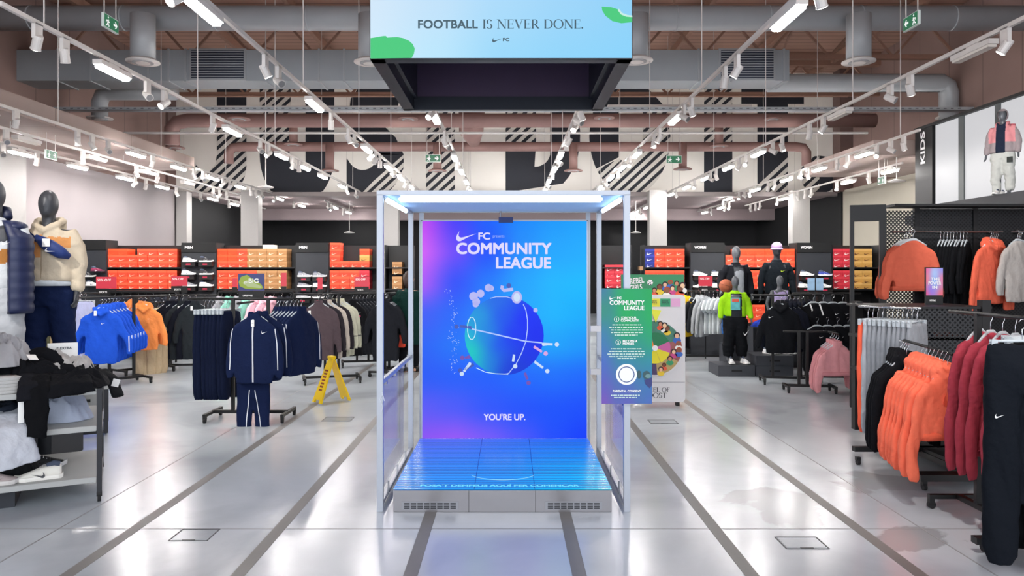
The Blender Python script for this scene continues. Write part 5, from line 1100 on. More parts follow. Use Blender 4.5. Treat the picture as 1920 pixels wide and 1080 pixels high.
# plinth with the two big mannequins at the left
t = thing('display_plinth','dark plinth under the beige jacket mannequin behind the clothes table','plinth',(-4.42,6.8,0)); MB().bb(-.3,.4,-.25,.25,0,.56).build('plinth_body', dgrey, t, bevel=.005); MB().bb(-.305,.405,-.255,.255,.56,.58).build('plinth_top', blk, t)
# second mannequin: beige and orange jacket, crossbody bag
m = thing('mannequin','charcoal mannequin in beige and orange jacket with navy crossbody bag behind the table','mannequin',(PX(92,6.8),6.8,.58),math.radians(10)); H = 1.84
armL = ((-.25,.02,1.13),(-.225,-.03,.88)); armR = ((.235,.03,1.14),(.235,-.02,.90))
link('body', figure(H,armL,armR,stance=.12,step=.05,vox=.009), m)
jk = wear_top(H,armL,armR,z0=.995,th=.032,hood=True,seed=4,wr=.011,wide=1.03,vox=.012)
s_ = H/1.8
def rule(c):
    z, x = c.z/s_, c.x/s_
    if c.y < .03 and abs(x) < .2:
        if x < -.01 and 1.2-.25*x*.4 < z < 1.40+.1*x: return 1
        if x > .02 and 1.29 < z < 1.385: return 1
    return 0
jo = dress(m,'jacket',jk,'cdbfa8',rule,['cf9058']); tr = bvh(jk)
ribbon(tr,[(0,0,1.42*s_),(0,0,1.02*s_)],.008,'zipper',mat('zip_tan','a8957a',.5),jo,off=.003)
dress(m,'trousers',wear_pants(H,.12,.05,z0=1.0,seed=6,loose=1.12,wr=.012),'131f40')
hem_ = MB(); hem_.rings([[(x*s_,y*s_,z) for x,y,z in se(.205,.16,zz*s_,24,2.3)] for zz in (.955,1.01)]); hem_.build('shirt_hem', cloth('d6dde2'), m, smooth=True)
ribbon(tr,[(-.19,0,1.45*s_),(-.1,0,1.40*s_),(-.02,0,1.34*s_)],.035,'bag_strap',cloth('15275a'),m,off=.012)
b = MB(); b.tube([(-.05,-.15,1.42),(.02,-.185,1.37),(.09,-.195,1.325),(.17,-.18,1.27),(.225,-.14,1.235)],[(.018,.012),(.048,.03),(.06,.038),(.054,.034),(.025,.018)],14)
bg = b.build('crossbody_bag', mat('bag_navy','17306e',.6,var=.1), m, smooth=True); MB().box((.07,-.24,1.36),(.06,.003,.07)).build('bag_tag', tagm, bg)
swoosh('bag_logo', inkm, bg, (.10,-.238,1.285), .08, rot=(PI/2,math.radians(20),0))
t = thing('display_plinth','dark plinth under the quilted vest mannequin at the left edge','plinth',(-4.4,6.28,0)); MB().bb(-.35,.3,-.22,.22,0,.56).build('plinth_body', dgrey, t, bevel=.005); MB().bb(-.355,.305,-.225,.225,.56,.58).build('plinth_top', blk, t)
m = thing('mannequin','charcoal mannequin in long navy quilted vest cut by the left picture edge','mannequin',(PX(-10,6.3),6.3,.58),math.radians(14)); H = 1.88; s_ = H/1.8; ARMb = ((.19,.13,1.13),(.17,.12,.90))
link('body', figure(H,ARM,ARMb,stance=.12,step=.04,vox=.009), m)
dress(m,'sweatshirt',wear_top(H,ARM,ARMb,z0=.92,th=.0,seed=7),'c9cdd0',lambda c: 1 if (abs(c.z-1.2-.3*c.x)<.06 and c.y<0) else 0,['a5703c'])
dress(m,'trousers',wear_pants(H,.12,.04,z0=.95,seed=8,loose=1.1),'b9bcc0')
b = MB(); n = 26; R = []
for sg in (-1,1):
    R = []
    for i in range(n+1):
        f_ = i/n; z = .72+(1.47-.72)*f_; q = .014*abs(math.sin(f_*PI*9)); a = (.272 if z<1.33 else .272-(z-1.33)*.8)+q; d = (.17 if z<1.35 else .17-(z-1.35)*.5)+q
        pts = [(sg*a*math.sin(k/10*PI), -d*math.cos(k/10*PI), z) for k in range(2,11)]
        inn_ = [(x*.8,y*.8,z_) for x,y,z_ in pts[::-1]]; R.append([(x*s_,y*s_,z_*s_) for x,y,z_ in pts+inn_])
    b.rings(R)
for sg in (-1,1): b.ball((sg*.155*s_,0,1.42*s_),(.085,.1,.05))
vb = b.build('down_vest', mat('vest_navy','101c42',.5,var=.12), m, smooth=True); 
b = MB(); b.tube([(-.09,.0,1.5*s_),(-.06,.09,1.56*s_),(0,.1,1.57*s_),(.06,.09,1.56*s_),(.1,0,1.5*s_)],.035,10).build('hood_collar', mat('vest_dark','0e1736',.5,var=.1), vb, smooth=True)
swoosh('chest_logo', inkm, vb, (.15,-.185,1.28*s_), .06, rot=(PI/2,0,math.radians(30)))
# mid right group ---------------------------------------------------------------
pl = mat('plinth_grey','3a3d44',.5,var=.06); hs = mat('slot_black','0c0d10',.6)
def drawer_box(x0,x1,y,z0,z1,lab,cut=True,d=.6):
    t = thing('display_plinth',lab,'plinth',((x0+x1)/2,y,z0)); w_ = (x1-x0)/2
    MB().bb(-w_,w_,0,d,0,z1-z0-.004).build('box', pl, t, bevel=.004)
    if cut: MB().bb(-w_*.28,w_*.28,-.004,0,(z1-z0)*.42,(z1-z0)*.58).build('hand_slot', hs, t)
    return t
YP = 11.9
drawer_box(PX(1347,YP),PX(1416,YP),YP,0,.18,'low grey plinth under the lime jacket mannequin')
drawer_box(PX(1418,YP),PX(1488,YP),YP,0,.17,'lower grey plinth box under the white sneakers right of the lime jacket'); drawer_box(PX(1418,YP),PX(1488,YP),YP,.17,.335,'upper grey plinth box directly beneath the white sneakers')
def shoes_for(x,y,z,yaw,col,lab,sep=.12,s=None):
    for sg,w_ in ((-1,'left'),(1,'right')):
        sh = mk_shoe(col,'f2f2ee','c8ccd0'); place(sh,(x+sg*sep,y-.03,z),yaw+sg*.15,'%s %s'%(w_,lab),None,s=s)
# lime
HL = 1.4; x = PX(1380,12.2); m = thing('mannequin','small grey mannequin in lime green jacket and black trousers on low plinth','mannequin',(x,12.25,.20),math.radians(-4)); s_ = HL/1.8
aL, aR = ((-.29,.02,1.15),(-.31,-.06,.9)), ((.29,.02,1.15),(.31,-.1,.9))
link('body', figure(HL,aL,aR,stance=.14,m=skin_l), m); dress(m,'t_shirt',wear_top(HL,aL,aR,z0=.88,th=.005,short=True,collar=False,seed=11),'2f3338')
jt = wear_top(HL,aL,aR,z0=.95,th=.03,seed=12,collar=True); bmq = bmesh.new(); bmq.from_mesh(jt); bmesh.ops.delete(bmq,geom=[f for f in bmq.faces if abs(f.calc_center_median().x)<.085 and f.calc_center_median().y<0 and f.calc_center_median().z<1.43*s_],context='FACES'); bmq.to_mesh(jt); bmq.free()
dress(m,'open_jacket',jt,'9bd81e'); MB().box((-.02,-.125*s_*1.15,1.22*s_),(.15,.006,.2)).build('shirt_print', mat('print_aqua','5fb8bc',.6,var=.4,vs=14), m)
MB().box((-.02,-.132*s_*1.15,1.29*s_),(.11,.004,.05)).build('shirt_print', mat('print_coral','e0604a',.6), m)
dress(m,'trousers',wear_pants(HL,.14,0,z0=.95,seed=13,loose=1.45,th=.03,wr=.012),'15171b'); swoosh('trouser_logo', inkm, m, (.16,-.13,.62*s_), .12, rot=(PI/2,-.6,0))
shoes_for(x,12.1,.185,-PI/2,'e6e8ea','white high top sneaker under the lime jacket mannequin',.11,.9)
# ball holder
HB = 1.74; x = PX(1383,13.2); m = thing('mannequin','grey mannequin in black zip jacket over grey shirt behind the lime one','mannequin',(x,13.3,.38),math.radians(8)); s_ = HB/1.8
aL, aR = ((-.3,.0,1.17),(-.36,-.16,1.0)), ((.28,.03,1.14),(.27,-.08,.92))
link('body', figure(HB,aL,aR,m=skin_l), m); dress(m,'t_shirt',wear_top(HB,aL,aR,z0=.88,th=.005,short=True,collar=False,seed=14),'a3a9b2')
jt = wear_top(HB,aL,aR,z0=.9,th=.03,seed=15); bmq = bmesh.new(); bmq.from_mesh(jt); bmesh.ops.delete(bmq,geom=[f for f in bmq.faces if abs(f.calc_center_median().x)<.09 and f.calc_center_median().y<0 and f.calc_center_median().z<1.43*s_],context='FACES'); bmq.to_mesh(jt); bmq.free()
dress(m,'open_jacket',jt,'1c1e24'); dress(m,'trousers',wear_pants(HB,seed=16),'16181d')
drawer_box(x-.2,x+.2,13.05,0,.38,'tall grey plinth behind the lime jacket mannequin',False)
bx, bz = PX(1362,13.0), PZ(536,13.0); t = thing('basketball','orange basketball held at the side of the black jacket mannequin','ball',(bx,13.04,bz)); MB().ball((0,0,0),.118,20,12).build('ball_skin', mat('ball_orange','a85a3c',.7,var=.1,bump=.3,bs=200), t, smooth=True)
b = MB()
for rot in (Matrix.Rotation(PI/2,4,'X'),Matrix.Rotation(.4,4,'Z')@Matrix.Rotation(PI/2,4,'Y'),Matrix.Rotation(.3,4,'Y')):
    b.M = rot; b.rings([[(.1185*math.cos(a)+ (0.0015*math.cos(q))*math.cos(a),.1185*math.sin(a)+(.0015*math.cos(q))*math.sin(a),.0022*math.sin(q)) for q in (0,PI/2,PI,3*PI/2)] for a in [2*PI*k/28 for k in range(28)]],closed=True)
b.build('seams', hs, t)
# beanie mannequin
x = PX(1460,13.2); m = thing('mannequin','dark mannequin in black shirt and lilac beanie at the back of the group','mannequin',(x,13.3,.38),math.radians(-4))
link('body', figure(1.8,ARM,ARMR,vox=.012), m); sw_ = wear_top(1.8,ARM,ARMR,z0=.9,th=.012,seed=18); dress(m,'sweatshirt',sw_,'1a2026'); dress(m,'trousers',wear_pants(1.8,seed=19),'16181d')
b = MB(); b.ball((0,-.01,1.735),(.092,.11,.085),18,10); b.tube([(.09*math.cos(a),-.01+.108*math.sin(a),1.69) for a in [2*PI*k/16 for k in range(17)]],.018,8); b.build('beanie', cloth('b9a0c8'), m, smooth=True)
swoosh('chest_logo', mat('logo_lime','b8d83c',.5), m, (.07,-.152,1.3), .08)
drawer_box(x-.35,x+.35,13.0,0,.38,'tall grey plinth behind the lilac top mannequin',False)
# lilac top child mannequin
HD = 1.26; x = PX(1464,12.35); m = thing('mannequin','small grey mannequin in lilac sports top behind the black sweatshirts','mannequin',(x,12.4,.345),math.radians(6)); s_ = HD/1.8
aL, aR = ((-.3,.04,1.15),(-.27,-.02,.9)), ARMR
link('body', figure(HD,aL,aR,m=skin_l), m)
tk = wear_top(HD,aL,aR,z0=1.05,z1=1.42,th=.012,short=True,collar=False,seed=22); bmq = bmesh.new(); bmq.from_mesh(tk); bmesh.ops.delete(bmq,geom=[f for f in bmq.faces if abs(f.calc_center_median().x)>.17*s_],context='FACES'); bmq.to_mesh(tk); bmq.free(); dress(m,'sports_top',tk,'b6a8d6')
dress(m,'leggings',wear_pants(HD,seed=23,th=.01),'101114')
for i,(px,yw) in enumerate(((1442,-1.2),(1456,-2.0),(1470,-.4),(1481,-.2))):
    sh = mk_shoe('e8eaee','f4f4f2','c4c8cc'); place(sh,(PX(px,12.1),12.12,.338),yw,'%s white sneaker from the left on the double plinth'%ORD[i],'white sneakers on the double plinth',s=.85)
t = thing('storage_drawers','grey drawer unit with blue clothes on top behind the lime jacket mannequin','drawers',(PX(1425,13.0),12.6,0)); MB().bb(-.25,.25,0,.35,0,PZ(612,12.8)).build('carcass', pl, t)
for z in (.1,.31,.52): MB().bb(-.24,.24,-.012,0,z,z+.19).build('drawer', dgrey, t)
def heap(name, lab, cat, loc, w_, d_, h_, col, seed, amp=.35, rz=0., n=60, m=None, group=None):
    """crumpled soft pile: folded height field with a rounded outline and closed bottom"""
    b = MB(); V = []; rnd = random.Random(seed)
    for i in range(n+1):
        rr_ = []
        for k in range(n*2):
            a = 2*PI*k/(n*2); rad = (i/n)
            edge = 1+.16*noise.noise(Vector((math.cos(a)*1.6,math.sin(a)*1.6,seed)))+.08*noise.noise(Vector((math.cos(a)*5,math.sin(a)*5,seed+2)))
            x = w_/2*rad*edge*math.copysign(abs(math.cos(a))**.8,math.cos(a)); y = d_/2*rad*edge*math.copysign(abs(math.sin(a))**.8,math.sin(a))
            p = Vector((x*5,y*5,seed*2.3)); wq = Vector((noise.noise(p*.8),noise.noise(p*.8+Vector((9,0,0))),0))*1.3
            f1 = 1-abs(noise.noise(p*1.1+wq))*2; f2 = 1-abs(noise.noise(p*2.6+wq*1.9+Vector((3,3,3))))*2; f3 = 1-abs(noise.noise(p*5.2+wq*3+Vector((7,1,3))))*2
            z = h_*(1-rad**3.2)*(.55+amp*.65*f1+amp*.55*f2+amp*.3*f3)+.006*(1-rad)
            rr_.append(b.v((x,y,max(.002,z))))
            if i == 0: break
        V.append(rr_)
    for k in range(n*2): b.f([V[0][0],V[1][k],V[1][(k+1)%(n*2)]])
    for i in range(1,n):
        for k in range(n*2): b.f([V[i][k],V[i+1][k],V[i+1][(k+1)%(n*2)],V[i][(k+1)%(n*2)]])
    b.f(V[n][::-1])
    o = b.build(name, m or cloth(col), None, smooth=True, loc=loc, rot=(0,0,rz)); return tag(o,lab,cat,group)
heap('folded_shirt','blue folded clothes on the drawer unit beside the lime jacket mannequin','clothes',(PX(1425,13.0),12.78,PZ(612,12.8)+.001),.46,.3,.11,'2b46b4',3)
# kids panels, ledge and mannequin ----------------------------------------------
XK = 8.0; zk = 1.7+.347*XK
t = thing('kids_display','tall white backlit panel wall with black KIDS column on the upper right','wall display',(XK,0,0)); yk = lambda px: XK*F/(px-VX)
MB().bb(.06,.12,9.5,yk(1716),2.0,zk).build('backing', shelfblk, t)
MB().bb(0,.06,yk(1748),yk(1716),2.0,zk).build('kids_column', shelfblk, t); MB().bb(-.03,.06,9.5,yk(1716),zk-.05,zk).build('top_trim', shelfblk, t)
for a,c in ((1752,1797),(1807,1865),(1875,1990)): MB().bb(.02,.06,yk(c),yk(a),2.0,zk-.06).build('white_panel', mat('backlit_panel','e6e6ea',.4,emit=.72), t)
for a,c in ((1797,1807),(1865,1875)): MB().bb(.0,.06,yk(c),yk(a),2.0,zk).build('divider', mat('divider_grey','4a5052',.5), t)
ymid = yk(1729); text('KIDS','kids_lettering',inkm,t,(-.004,ymid-.10,4.06),.62,.16,rot=(PI/2,-PI/2,-PI/2),bold=.025)
kl = thing('mannequin_ledge','dark grey stepped ledge under the kids mannequin','ledge',(XK,0,0))
MB().bb(-.75,.0,9.6,12.9,2.66,2.82).build('upper_step', dgrey, kl); MB().bb(-.9,.0,9.6,13.4,2.5,2.66).build('lower_step', dgrey, kl); MB().bb(-.8,.0,9.7,13.2,0,2.5).build('carcass', shelfblk, kl)
Yk = 11.2; x = PX(1880,Yk); HK = 1.3; s_ = HK/1.8
m = thing('mannequin','child mannequin in grey hooded jacket with pink backpack on the high ledge','mannequin',(x,Yk,2.80),math.radians(-50))
link('body', figure(HK,ARM,ARMR,m=skin_l), m); dress(m,'hooded_jacket',wear_top(HK,ARM,ARMR,z0=.9,th=.03,hood=True,seed=31),'9a8f92',lambda c: 1 if c.y<-.02 and abs(c.x)<.06 else (2 if c.z>1.12*s_ and abs(c.x)<.17 else 0),['232a3c','d98f94'])
b = MB(); b.ball((0,.0,1.69*s_),(.105*s_,.115*s_,.13*s_)); hb = b.bm; bmesh.ops.delete(hb,geom=[f for f in hb.faces if f.calc_center_median().y<-.03 and f.calc_center_median().z<1.76*s_],context='FACES'); b.build('hood', cloth('9a8f92'), m, smooth=True, norm=False)
dress(m,'cargo_trousers',wear_pants(HK,.12,.03,seed=32,loose=1.15,wr=.016),'c2c4c0'); MB().box((.12,-.1,.74*s_),(.07,.02,.08)).build('pocket', cloth('3a3e3c'), m)
b = MB(); b.rings([se(.11,.06,z,20,3,.19) for z in (.78,.82,1.0,1.1)]); b.build('backpack', cloth('d8707c'), m, smooth=True)
for i,sg in enumerate((-1,1)): sh = mk_shoe('ececea','f4f4f2','d0d4d8'); place(sh,(x-.06+sg*.08,Yk+sg*.06,2.821),math.radians(-140),'%s white sneaker of the kids mannequin on the ledge'%('left','right')[i],s=.75)
# person in the green coat -------------------------------------------------------
YH = 12.4; x = PX(768,YH); m = thing('person','person in dark green padded coat carrying an orange bag behind the kiosk','person',(x,YH,0),math.radians(165)); 
pm = mat('skin_tone','c79a80',.55,var=.06); aL, aR = ((-.27,.0,1.13),(-.28,-.06,.88)), ((.28,.04,1.15),(.31,.0,.92))
link('body', figure(1.68,aL,aR,stance=.09,step=.08,face=True,m=pm), m)
b = MB(); b.ball((0,.02*.93,1.69*.935),(.085,.1,.115),18,12); b.tube([(0,.06,1.62),(0,.08,1.5),(0,.07,1.4)],[(.09,.05),(.08,.045),(.05,.03)],12); bmesh.ops.delete(b.bm,geom=[f for f in b.bm.faces if f.calc_center_median().y<-.045 and f.calc_center_median().z<1.63],context='FACES'); b.build('hair', mat('hair_brown','3a2a22',.6,var=.2), m, smooth=True, norm=False)
dress(m,'padded_coat',wear_top(1.68,aL,aR,z0=.5,th=.05,bands=9,seed=35,hood=False),'12302c'); dress(m,'trousers',wear_pants(1.68,.09,.08,seed=36,th=.008),'14151a')
for i,sg in enumerate((-1,1)): 
    sh = MB().tube([(sg*.09,sg*.08+.06,.05),(sg*.09,sg*.08-.04,.055),(sg*.09,sg*.08-.17,.035)],[(.045,.05),(.05,.052),(.04,.034)],12).build('shoe', blk, m, smooth=True)
t = thing('shopping_bag','orange red bag hanging from the hand of the person in green','bag',(PX(750,12.2),12.2,PZ(651,12.2)+.0)); MB().bb(-.085,.085,-.05,.05,0,.2).build('bag_body', mat('bag_orange','f04a28',.5,var=.05), t, bevel=.01); MB().tube([(-.05,0,.2),(-.02,0,.42),(.03,.02,.50),(.04,0,.42),(.05,0,.2)],.008,6).build('bag_handle', MATS['bag_orange'], t)
# ================================================================ shoe wall at the rear
YR = 15.0
def mk_box(col, lid, logo='f2ddd6', w_=.195, d_=.33, h_=.122):
    t = thing('shoe_box','','shoe box'); MB().bb(-w_/2,w_/2,0,d_,0,h_-.002).build('box', mat('card_'+col,col,.6,var=.06), t)
    MB().bb(-w_/2-.001,w_/2+.001,-.004,d_+.003,h_*.62,h_).build('lid', mat('card_'+lid,lid,.6,var=.05), t)
    swoosh('lid_logo', mat('logo_'+logo,logo,.6), t, (0,-.006,.02), w_*.62); return t
BX = {'o':mk_box('e8472a','f0603c','f7b9a0'),'r':mk_box('c8283a','d83a48','f2dcd8'),'b':mk_box('a9794a','b98a5c','e6d2b4'),'n':mk_box('22308c','3040a8','dfe4f4'),'y':mk_box('c8984c','d8aa60','6a4020'),'f':mk_box('ee4a20','fa5a2c','fa5a2c')}
CN = {'o':'orange','r':'red','b':'brown','n':'navy','y':'tan','f':'plain orange'}
NB = 0
def bay(px0, px1, zs, rows, fn, where, y=YR, bw=.2, jit=0):
    """rows of shoe boxes standing on a shelf at height zs"""
    global NB
    xa, xb = PX(px0,y), PX(px1,y); n = int((xb-xa)/bw)
    for r in range(rows):
        for i in range(n):
            k_ = fn(i/n, r)
            if not k_: continue
            place(BX[k_],(xa+bw*(i+.5)+random.uniform(-.002,.002)*0,y+random.uniform(0,.02),zs+r*.1235),0,'%s shoe box, %s from left, %s row up, %s' % (CN[k_],ORD[i],ORD[r],where),'shoe boxes on the rear shelving'); NB += 1
def shelving(px0,px1,name,where,zs=(1.755,1.32),y=YR,dep=.42,extra=()):
    xa, xb = PX(px0,y), PX(px1,y); t = thing('shoe_shelving',name,'shelving',((xa+xb)/2,y,0)); w_ = (xb-xa)/2
    MB().bb(-w_,w_,.38,.42,0,2.2).build('back_panel', shelfblk, t)
    for s_ in (-1,1): MB().bb(s_*w_-.012,s_*w_+.012,-.01,.42,0,2.2).build('side_panel', shelfblk, t)
    for z in zs+tuple(extra): MB().bb(-w_+.012,w_-.012,-.02,.38,z-.028,z-.001).build('shelf', shelfblk, t)
    MB().bb(-w_,w_,-.02,.38,0,.12).build('plinth', shelfblk, t); return t
Z1, Z2 = 1.755, 1.32
shelving(200,341,'rear shelving bay full of orange shoe boxes at the left','',extra=(.9,.5))
bay(201,340,Z1,3,lambda u,r: 'o' if r<2 else ('f' if u<.25 else ('' if .28<u<.42 else 'o')),'upper shelf, left bay'); bay(201,340,Z2,3,lambda u,r:'o','lower shelf, left bay')
shelving(406,554,'rear shelving bay with orange and brown shoe boxes','',extra=(.9,.5))
bay(407,554,Z1,3,lambda u,r: ('f' if u<.2 and r>0 else 'o' if u<.42 else ('b' if (r<2 or u<.9) else 'b')),'upper shelf, second bay'); bay(407,554,Z2,3,lambda u,r: 'o' if u<.45 else 'b','lower shelf, second bay')
shelving(617,708,'rear shelving bay with mixed shoe boxes beside the kiosk','',extra=(.9,.5))
bay(618,708,Z1,4,lambda u,r: 'o' if u<.2 else ('' if (.2<=u<.6 and r>0) or r>2 else ('y' if u>.6 and r==1 else 'f' if u>.6 and r==2 else 'o')),'upper shelf, third bay'); bay(618,708,Z2,3,lambda u,r: 'o' if u<.55 else ('' if u<.75 and r>0 else 'r'),'lower shelf, third bay')
shelving(722,772,'narrow rear shelving bay seen through the left kiosk frame','')
bay(735,772,Z1-.14,2,lambda u,r: 'b' if u<.4 else 'r','upper shelf, behind the kiosk'); bay(735,772,Z2,2,lambda u,r:'b','lower shelf, behind the kiosk')
shelving(1128,1184,'rear shelving bay of red boxes seen through the right kiosk frame','')
bay(1134,1184,Z2+.02,2,lambda u,r:'r','lower shelf, right of the screen'); bay(1134,1184,Z1-.2,2,lambda u,r:'r','upper shelf, right of the screen')
shelving(1208,1294,'rear shelving bay with navy and orange boxes above the banner','',extra=(.9,.5))
bay(1209,1294,Z1,3,lambda u,r: 'n' if (u<.1 or .5<u<.7) else 'o','upper shelf, banner bay'); bay(1209,1294,Z2,3,lambda u,r:'o','lower shelf, banner bay'); bay(1270,1294,.52,3,lambda u,r:'o','low shelf, banner bay')
shelving(1359,1493,'rear shelving bay of orange boxes behind the mannequin group','',extra=(1.12,.62))
bay(1360,1493,Z1,3,lambda u,r: 'o' if r<2 else ('' if u<.12 else 'f'),'upper shelf, mannequin bay'); bay(1360,1493,Z2,3,lambda u,r:'o','lower shelf, mannequin bay'); bay(1395,1460,.63,3,lambda u,r:'o','low shelf, mannequin bay')
shelving(1560,1650,'rear shelving bay of red and tan boxes at the open portal frame','',extra=(.9,.5))
bay(1561,1650,Z1,3,lambda u,r: 'r' if u<.35 or u>.8 else 'y','upper shelf, portal bay'); bay(1561,1650,Z2,3,lambda u,r: 'r' if u<.35 or u>.8 else 'y','lower shelf, portal bay')
for px,yy,r_ in ((463,0,1),): pass
def mk_display(col, sole, logo): return mk_shoe(col, sole, logo, .27, parts=True)
SH = {'w':mk_display('e4e6e8','f4f4f4','9aa0a8'),'g':mk_display('8e9098','f0f0f0','e4e4e8'),'k':mk_display('26262c','f2f2f0','e4e4e4'),'p':mk_display('8c2a50','3a2030','e8c8d0'),'b':mk_display('3a4aa8','e8e8f0','e8e8f0')}
SN = {'w':'white sneaker','g':'grey sneaker with white sole','k':'black sneaker with white sole','p':'plum sneaker','b':'blue sneaker'}
def header(px0,px1,txt,lab,cols,grid,where):
    """display panel with a header word, small shelves and single shoes"""
    xa, xb = PX(px0,YR-.05), PX(px1,YR-.05); t = thing('shoe_display',lab,'display panel',((xa+xb)/2,YR-.05,0)); w_ = (xb-xa)/2
    MB().bb(-w_,w_,.0,.44,0,2.05).build('panel', dgrey, t); MB().bb(-w_,w_,-.02,.44,2.05,PZ(455,YR-.05)).build('header', blk, t)
    text(txt,'header_lettering',inkm,t,(-w_+.07,-.024,2.125),.16 if txt=='MEN' else .23,.055,bold=.025,align='L')
    c_ = 0
    for zi,row_ in enumerate(grid):
        z = PZ(row_[0],YR-.1)
        for px,k_,dir_ in row_[1:]:
            x = PX(px,YR-.1); MB().bb(x-(xa+xb)/2-.15,x-(xa+xb)/2+.15,-.16,0,z-.012,z-.002).build('display_shelf', blk, t)
            q = MB().bb(x-(xa+xb)/2-.13,x-(xa+xb)/2+.13,-.14,0,z-.09,z-.012).build('shelf_riser', mat('riser_black','1a1718',.5), t); MB().bb(x-(xa+xb)/2-.05,x-(xa+xb)/2+.04,-.144,-.14,z-.065,z-.035).build('riser_logo', mat('riser_red','b02844',.5), q)
            place(SH[k_],(x,YR-.13,z),(0 if dir_>0 else PI),'%s on the %s %s shelf %s' % (SN[k_],('top','second','third')[zi],('left','right')[px>(px0+px1)/2],where)); c_ += 1
    return t
for a,c,lab in ((152,199,'plain dark display panel behind the beige jacket mannequin'),):
    header(152,199,'','plain dark display panel behind the beige jacket mannequin',2,[(517,(168,'k',1),(184,'p',1)),(540,(172,'w',1))],'of the far left panel') if False else None
def header2(*a): pass
t_ = header(341,405,'MEN','dark grey shoe display panel headed MEN, the left one',2,[(491,(357,'w',1),(388,'k',1)),(515,(355,'w',1),(388,'k',1)),(537,(357,'g',1),(388,'w',1))],'of the left MEN panel')
t_ = header(555,616,'MEN','dark grey shoe display panel headed MEN near the kiosk',2,[(519,(572,'g',1),(600,'g',1)),(538,(572,'g',1),(600,'w',1)),(559,(570,'g',1),(600,'k',1))],'of the kiosk side MEN panel')
t_ = header(1295,1358,'WOMEN','dark grey shoe display panel headed WOMEN, left of the mannequins',2,[(517,(1312,'w',1),(1346,'w',1)),(539,(1346,'w',1),(1312,'w',-1))],'of the left WOMEN panel')
t_ = header(1494,1559,'WOMEN','dark grey shoe display panel headed WOMEN, right of the mannequins',2,[(517,(1512,'w',1),(1546,'b',1)),(539,(1509,'w',1),(1544,'w',1))],'of the right WOMEN panel')
t = thing('shoe_display','plain dark display panel left of the orange boxes at the far left','display panel',(PX(176,YR-.05),YR-.05,0)); MB().bb(-.26,.25,0,.44,0,2.1).build('panel', dgrey, t); MB().bb(-.26,.25,-.02,.44,2.1,2.3).build('header', blk, t)
for px,pz,k_ in ((168,519,'k'),(185,510,'p'),(176,536,'w')):
    z = PZ(pz,YR-.1); x = PX(px,YR-.1); MB().bb(x-PX(176,YR-.05)-.13,x-PX(176,YR-.05)+.13,-.16,0,z-.012,z-.002).build('display_shelf', blk, t); place(SH[k_],(x,YR-.13,z),0,'%s on the plain dark panel at the far left'%SN[k_])
# gondola along left wall with dark header
t = thing('wall_shelving','dark wall unit running along the left wall behind the mannequins','wall shelving',(-9.6,0,0)); MB().bb(0,.45,10.5,15.6,0,2.2).build('carcass', dgrey, t); MB().bb(-.0,.5,10.5,15.8,2.2,2.42).build('header', blk, t)
# loose items on shelf tops
for px,c_,l in ((463,'d8cfc0','white card lying on the brown boxes beside the pillar'),): 
    t = tag(MB().bb(PX(491,YR),PX(511,YR),YR+.05,YR+.3,Z1+.3715,Z1+.45).build('loose_carton', mat('carton_white','dcd6cc',.6,var=.05)),'white carton lying on top of the brown shoe boxes','carton')
t = tag(MB().bb(PX(1200,YR),PX(1211,YR),YR+.05,YR+.25,Z2+.372,Z2+.45).build('loose_carton', mat('carton_tan','b08a62',.6,var=.05)),'small tan carton above the green illustrated banner','carton')
# sale signs
def sale(px,py,w_,h_,lab,txt='50% OFF',y=14.3,sub='SPORTS'):
    x, z = PX(px,y), PZ(py,y); W_, H_ = w_*y/F, h_*y/F; t = thing('sale_sign',lab,'sale sign',(x,y,z-H_/2))
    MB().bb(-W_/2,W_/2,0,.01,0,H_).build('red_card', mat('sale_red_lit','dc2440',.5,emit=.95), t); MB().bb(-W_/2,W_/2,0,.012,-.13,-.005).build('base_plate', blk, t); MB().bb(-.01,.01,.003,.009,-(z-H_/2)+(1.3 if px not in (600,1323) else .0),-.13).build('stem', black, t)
    if txt: text(txt,'lettering',inkm,t,(-W_/2+.025,-.003,H_*.62),W_*.68,H_*.22,align='L')
    if sub: text(sub,'plate_lettering',inkm,t,(-W_/2+.06,-.003,-.085),W_*.4,.035,align='L')
sale(199,530,38,22,'red 50% OFF card in front of the left orange boxes')
sale(336,527,30,18,'red 50% OFF card left of the left MEN panel')
sale(678,528,27,18,'red 50% OFF card near the kiosk left post')
sale(532,524,10,25,'narrow tall red card before the brown boxes',None,sub='')
sale(600,531,9,22,'narrow tall red card on the MEN panel by the kiosk',None,sub='')
sale(440,530,9,16,'narrow red card behind the goBIG sign',None,sub='')
sale(1323,527,26,19,'red 50% OFF card on the left WOMEN panel')
for px in (1521,1537):
    Yq = 13.6; t = thing('poster_stand','pale blue poster card on black base, the %s of two near the right WOMEN panel'%('left' if px==1521 else 'right'),'poster stand',(PX(px,Yq),Yq,1.31)); MB().bb(-.065,.065,0,.01,.02,.24).build('poster', mat('poster_blue','9cc0e4',.5,var=.35,vs=9), t); MB().bb(-.05,.05,-.01,.03,-1.31,.02).build('stand', black, t)
